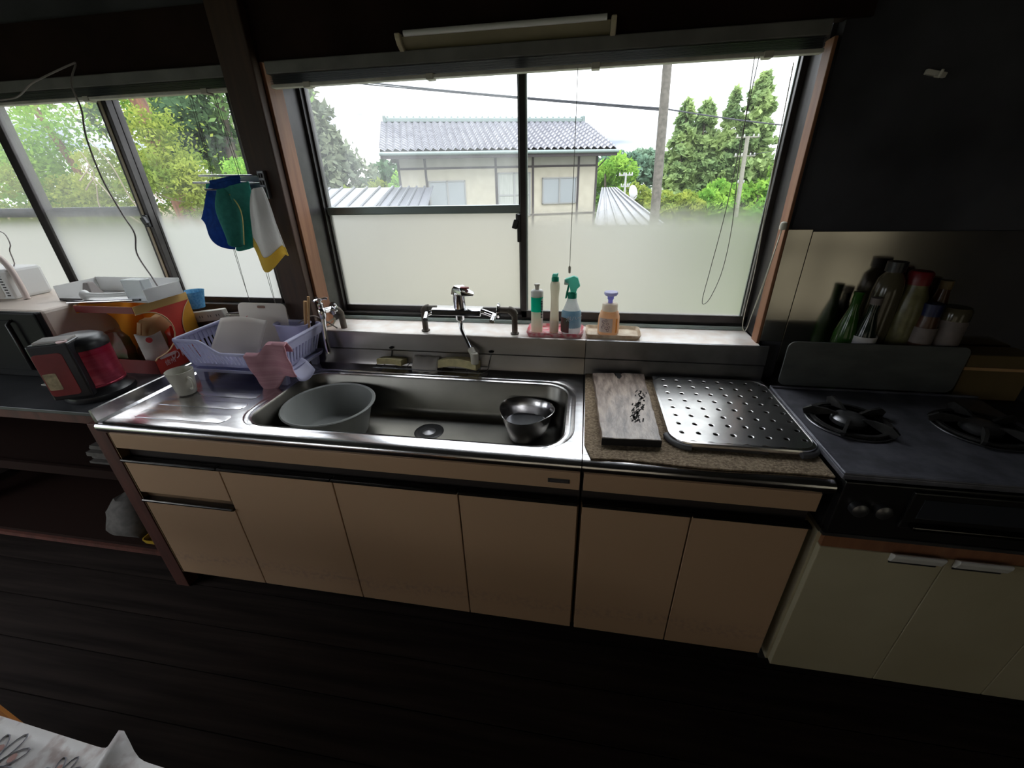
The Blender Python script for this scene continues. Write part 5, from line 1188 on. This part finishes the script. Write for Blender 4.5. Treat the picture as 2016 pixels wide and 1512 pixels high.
ds = empty('satellite_dish', (1.55, 15.0, .2)); tag(ds, 'white satellite dish on a mast beside the house', 'satellite dish')
q = MB().lathe([(0, .06), (.10, .045), (.20, .015), (.26, -.02), (.262, -.02), (.20, .02), (.10, .052), (0, .068)], 24).build('dish', 'dish_white', ds, smooth=50); q.location = (0, 0, .76); q.rotation_euler = (R(72), 0, R(25)); q.scale = (.62, .92, 1)
MB().tube([(0, .05, -3.2), (0, .05, .76)], .03, 8).build('mast', 'pole_pale', ds, smooth=60); MB().tube([(0, 0, .55), (.1, -.22, .68)], .012, 6).build('feed_arm', 'pole_pale', ds)
# utility poles and wires
def pole(name, base, top, r0, r1, mat, lab, arms=()):
    e = empty(name, base); tag(e, lab, 'utility pole', 'utility poles')
    d = Vector(top) - Vector(base); MB().tube([(0, 0, 0), d], [r0, r1], 14).build('shaft', mat, e, smooth=60)
    for (z, hw, az) in arms:
        p = d * ((z - base[2]) / d.z); MB().tube([p + Vector((-hw * math.cos(az), -hw * math.sin(az), 0)), p + Vector((hw * math.cos(az), hw * math.sin(az), 0))], .035, 6).build('cross_arm', mat, e)
        for s_ in (-.9, -.3, .5, .9): MB().lathe([(.03, 0), (.04, .05), (.02, .12)], 8, (p.x + s_ * hw * math.cos(az), p.y + s_ * hw * math.sin(az), p.z + .02)).build('insulator', 'dish_white', e)
    return e
pole('utility_pole', (1.60, 9.0, -3.0), (1.30, 9.0, 4.6), .115, .078, 'concrete_pole', 'thick weathered utility pole just outside the window')
pole('utility_pole', (7.86, 24, -3.0), (7.56, 24, 3.05), .13, .09, 'pole_pale', 'pale distant utility pole in front of the conifers', ((3.0, .55, .1), (2.2, .50, .1), (1.0, .15, .1)))
pole('utility_pole', (2.05, 24, -3.0), (1.95, 24, 1.6), .06, .05, 'dish_white', 'thin white pole among the shrubs by the dish', ((1.48, .35, 0), (.95, .22, 0)))
def wire(pts, r, lab):
    o = MB().tube(spline(pts, 24), r, 5).build('overhead_wire', 'wire', smooth=60); tag(o, lab, 'wire', 'overhead wires')
wire([(-9.5, 10.0, 4.10), (-4.493, 10.0, 3.437), (-1.622, 9.8, 3.06), (1.36, 9.05, 2.63)], .017, 'double black overhead wire running from the thick pole')
wire([(-9.5, 10.0, 4.03), (-4.493, 10.0, 3.405), (-1.622, 9.8, 3.035), (1.36, 9.05, 2.60)], .014, 'lower strand of the overhead wire beyond the roof')
wire([(1.36, 9.05, 2.63), (3.84, 10.0, 2.36), (9.0, 12.0, 2.0)], .014, 'overhead wire carrying on past the thick pole')
wire([(7.6, 24, 2.2), (10.5, 24, 2.6), (16, 24, 3.2)], .012, 'faint wire leaving the pale distant pole')

# ---- trees
def leaves(name, pts, size, mat, parent, flat=0.0, jitter=.5):
    P = np.asarray(pts, dtype=np.float32); n = len(P)
    a = rng.normal(size=(n, 3)).astype(np.float32); b_ = rng.normal(size=(n, 3)).astype(np.float32)
    if flat: a[:, 2] *= (1 - flat); b_[:, 2] *= (1 - flat)
    a /= np.linalg.norm(a, axis=1)[:, None]; b_ -= a * (a * b_).sum(1)[:, None]; b_ /= np.linalg.norm(b_, axis=1)[:, None]
    s_ = size * (1 + jitter * (rng.random(n).astype(np.float32) - .5) * 2)
    a *= s_[:, None]; b_ *= (s_ * .55)[:, None]
    V = np.stack([P - a, P + b_ * .9 - a * .1, P + a, P - b_ * .9 + a * .1], 1).reshape(-1, 3)
    me = bpy.data.meshes.new(name); me.vertices.add(4 * n); me.vertices.foreach_set('co', V.ravel())
    me.loops.add(4 * n); me.loops.foreach_set('vertex_index', np.arange(4 * n, dtype=np.int32))
    me.polygons.add(n); me.polygons.foreach_set('loop_start', np.arange(0, 4 * n, 4, dtype=np.int32)); me.polygons.foreach_set('loop_total', np.full(n, 4, dtype=np.int32))
    me.update(calc_edges=True); me.materials.append(M[mat])
    o = bpy.data.objects.new(name, me); col.objects.link(o); o.parent = parent; o['kind'] = 'stuff'; return o
def conifer(base, h, rad, lab, mat='leaf_conifer', nb=170, per=34, size=.16, grp='conifers outside', power=.75, droop=.25):
    e = empty('conifer_tree', base); tag(e, lab, 'tree', grp)
    MB().tube([(0, 0, 0), (.03, 0, h * .5), (0, 0, h * .97)], [rad * .09, rad * .06, .01], 8).build('trunk', 'bark_grey', e, smooth=60)
    pts = []
    for i in range(nb):
        t = rng.random() ** .85; z = h * (.08 + .92 * t); rr2 = rad * (1 - t) ** power * rng.uniform(.62, 1.12) + .04
        az = rng.uniform(0, 2 * math.pi); k_ = max(5, int(per * (.35 + rr2 / rad)))
        s_ = rng.uniform(.12, 1, k_) ** .7; w_ = .16 * rr2 * (1.1 - s_) + .05
        x = rr2 * s_; zz = z - droop * rr2 * s_ ** 1.6 + rng.normal(0, .06 + .03 * rr2, k_) + .12 * (s_ > .9) * rr2 * .3
        tt = rng.normal(0, 1, k_) * w_
        pts.append(np.stack([x * math.cos(az) - tt * math.sin(az), x * math.sin(az) + tt * math.cos(az), zz], 1))
    leaves('foliage', np.concatenate(pts), size, mat, e, .2); return e
def round_tree(base, h, rad, lab, mat, n=4500, size=.16, grp='broadleaf trees outside', trunk=True, clumps=26, zs=.8, cat='tree', name='leafy_tree'):
    e = empty(name, base); tag(e, lab, cat, grp)
    if trunk: MB().tube([(0, 0, 0), (.05 * rad, 0, h * .5), (0, 0, h * .85)], [rad * .08, rad * .06, rad * .02], 8).build('trunk', 'bark_grey', e, smooth=60)
    pts = []
    for i in range(clumps):
        d = rng.normal(size=3); d /= np.linalg.norm(d); rr2 = rad * rng.uniform(.45, .95)
        c = np.array([d[0] * rr2, d[1] * rr2, h - rad * zs + d[2] * rr2 * zs]); k_ = n // clumps
        q = rng.normal(size=(k_, 3)); q /= np.linalg.norm(q, axis=1)[:, None]; q *= (rad * .34 * rng.uniform(.55, 1.0, k_))[:, None]
        pts.append(c + q * np.array([1, 1, .75]))
    leaves('foliage', np.concatenate(pts), size, mat, e, .1); return e
GC = 'conifers behind the neighbour house'
conifer((-14.3, 20, -3.0), 10.9, 6.6, 'huge dense conifer filling the edge of the sink window', 'leaf_cedar', 800, 60, .19, GC, .95, .22)
conifer((5.30, 28, -3.0), 8.1, 1.75, 'slim pointed conifer nearest the thick pole', 'leaf_conifer', 190, 40, .20, GC, .6)
conifer((6.45, 28.5, -3.0), 8.1, 1.6, 'blunt conifer second from the thick pole', 'leaf_conifer', 190, 40, .20, GC, .42)
conifer((7.75, 28, -3.0), 8.45, 1.6, 'narrow conifer with a bare tip third from the thick pole', 'leaf_conifer', 170, 40, .20, GC, .7)
conifer((9.05, 28, -3.0), 9.2, 2.1, 'tallest conifer of the row beyond the thick pole', 'leaf_conifer', 230, 44, .20, GC, .55)
conifer((7.1, 31, -3.0), 6.2, 2.2, 'dark conifer filling the gap in the row', 'leaf_dark', 150, 40, .22, GC, .5)
GT = 'leafy trees beyond the yard'
round_tree((4.6, 23, -3.0), 3.75, 1.5, 'bright green leafy tree at the foot of the thick pole', 'leaf_bright', 5200, .11, GT)
round_tree((6.6, 24.5, -3.0), 3.9, 1.8, 'mid green leafy tree below the conifer row', 'leaf_mid', 5200, .13, GT)
round_tree((9.3, 26, -3.0), 4.3, 2.3, 'spreading leafy tree under the tallest conifer', 'leaf_mid', 5200, .15, GT)
round_tree((2.6, 26, -3.0), 3.9, 1.35, 'light green tree between the dish and the thick pole', 'leaf_bright', 4200, .12, GT)
round_tree((1.1, 30, -3.0), 5.5, 2.2, 'mid green tree just past the end of the tiled roof', 'leaf_mid', 5200, .15, GT)
round_tree((12.6, 27, -3.0), 6.4, 2.4, 'leafy tree standing past the end of the conifer row', 'leaf_mid', 4200, .16, GT)
round_tree((16.5, 28, -3.0), 6.8, 2.6, 'farther leafy tree out beyond the conifer row', 'leaf_mid', 4200, .18, GT)
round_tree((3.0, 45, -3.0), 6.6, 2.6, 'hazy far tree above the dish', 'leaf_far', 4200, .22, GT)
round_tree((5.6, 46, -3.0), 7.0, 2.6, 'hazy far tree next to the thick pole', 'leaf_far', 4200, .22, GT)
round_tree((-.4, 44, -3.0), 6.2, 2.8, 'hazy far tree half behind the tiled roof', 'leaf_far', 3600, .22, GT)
round_tree((-10.9, 22, -3.0), 5.0, 1.9, 'mid green tree between the big conifer and the tiled roof', 'leaf_mid', 5200, .14, GT)
round_tree((-9.6, 17.5, -3.0), 4.7, 1.5, 'bright shrubby tree above the pale metal roof', 'leaf_bright', 4200, .11, GT)
round_tree((-12.2, 26, -3.0), 5.6, 2.4, 'dark tree in the gap beside the big conifer', 'leaf_dark', 4200, .18, GT)
# garden bank and thicket seen through the side window
bk = MB().grid(lambda u, v: (-19 + (19 - .80 * (3.9 + 9 * v) - .4) * u, 3.0 + 9 * v, -.8 + 1.75 * min(1, v * 1.5) + .14 * math.sin(u * 11 + v * 5) + .08 * math.sin(u * 23)), 40, 16).build('garden_bank', 'bank', smooth=60); tag(bk, kind='structure')
def trunk_tree(path, r, mat, lab, fol, n, size, fmat, grp='trees in the garden'):
    base = path[0]; e = empty('garden_tree', base); tag(e, lab, 'tree', grp)
    P = [Vector(p) - Vector(base) for p in path]; k_ = len(P)
    sp2 = spline(P, 16); MB().tube(sp2, [r * (1 - .5 * i / 16) for i in range(17)], 12).build('trunk', mat, e, smooth=60)
    pts = []
    for (c, rad, cnt) in fol:
        cc = np.array(c) - np.array(base); q = rng.normal(size=(cnt, 3)) * np.array([rad, rad * .8, rad * .55]) * .6; pts.append(cc + q)
    leaves('foliage', np.concatenate(pts), size, fmat, e); return e
trunk_tree([(-6.98, 6.0, .6), (-7.10, 6.0, 1.5), (-7.20, 6.0, 2.6), (-7.45, 6.0, 4.2)], .17, 'bark_red', 'leaning red-barked tree trunk in the garden', [((-6.75, 5.6, 2.3), .40, 1300), ((-7.6, 5.7, 3.1), .7, 1600), ((-6.6, 5.5, 1.9), .45, 1100)], 0, .032, 'leaf_bright')
trunk_tree([(-8.2, 9.0, 0.6), (-8.3, 9.0, 2.2), (-8.2, 9.0, 4.8)], .16, 'bark_grey', 'tall grey-barked pine behind the towels', [((-8.3, 9, 4.0), 1.2, 1500), ((-7.6, 9, 3.2), .9, 900), ((-9.0, 9.2, 3.4), .8, 700)], 0, .07, 'leaf_pine')
trunk_tree([(-10.0, 7.0, .6), (-10.3, 7.0, 1.9), (-10.9, 7.0, 3.6)], .09, 'bark_red', 'slender leaning trunk behind the grimy pane', [((-10.2, 6.8, 2.6), .9, 1500), ((-11.0, 6.9, 2.2), .8, 1600)], 0, .042, 'leaf_mid')
GH = 'bushes in the garden'
for i, (b0, h, rad, mat, lab, n, size) in enumerate((
    ((-6.3, 5.2, .2), 1.75, .75, 'leaf_bright', 'yellow-green bush just beside the hanging towels', 6500, .032),
    ((-5.3, 6.0, .2), 1.75, .8, 'leaf_mid', 'green bush behind the hanging towels', 6500, .036),
    ((-8.2, 6.2, .2), 1.9, .9, 'leaf_bright', 'yellow-green bush below the red-barked trunk', 7000, .036),
    ((-9.9, 6.0, .2), 1.8, .9, 'leaf_bright', 'bright bush behind the middle of the grimy pane', 7000, .036),
    ((-11.6, 6.6, .2), 2.3, 1.1, 'leaf_mid', 'green bush behind the edge of the grimy pane', 3600, .06),
    ((-9.2, 8.2, .6), 3.1, 1.3, 'leaf_dark', 'dark thicket behind the grimy pane', 4200, .08),
    ((-11.5, 9.5, .6), 4.6, 1.9, 'leaf_mid', 'tall thicket closing off the garden', 5200, .09),
    ((-8.6, 9.9, .6), 2.4, 1.0, 'leaf_mid', 'mid green thicket at the foot of the grey pine', 3600, .07))):
    round_tree(b0, h, rad, lab, mat, n, size, GH, trunk=False, clumps=22, cat='bush', name='garden_bush')
for i in range(10):
    x = random.uniform(-11.2, -6.2); y = random.uniform(4.6, 5.4); z = random.uniform(1.0, 1.7)
    p0 = Vector((x, y, z)); d = Vector((random.uniform(-.5, .5), random.uniform(-.1, .1), random.uniform(.05, .45)))
    o = MB().tube(spline([p0 - d * .9, p0, p0 + d + Vector((.1, 0, .08)), p0 + d * 1.5 + Vector((0, 0, .25))], 12), [.013 - .0007 * q for q in range(13)], 5).build('bare_twig', 'twig', smooth=60)
    tag(o, 'pale bare twig reaching through the garden bushes', 'twig', 'bare twigs in the garden')
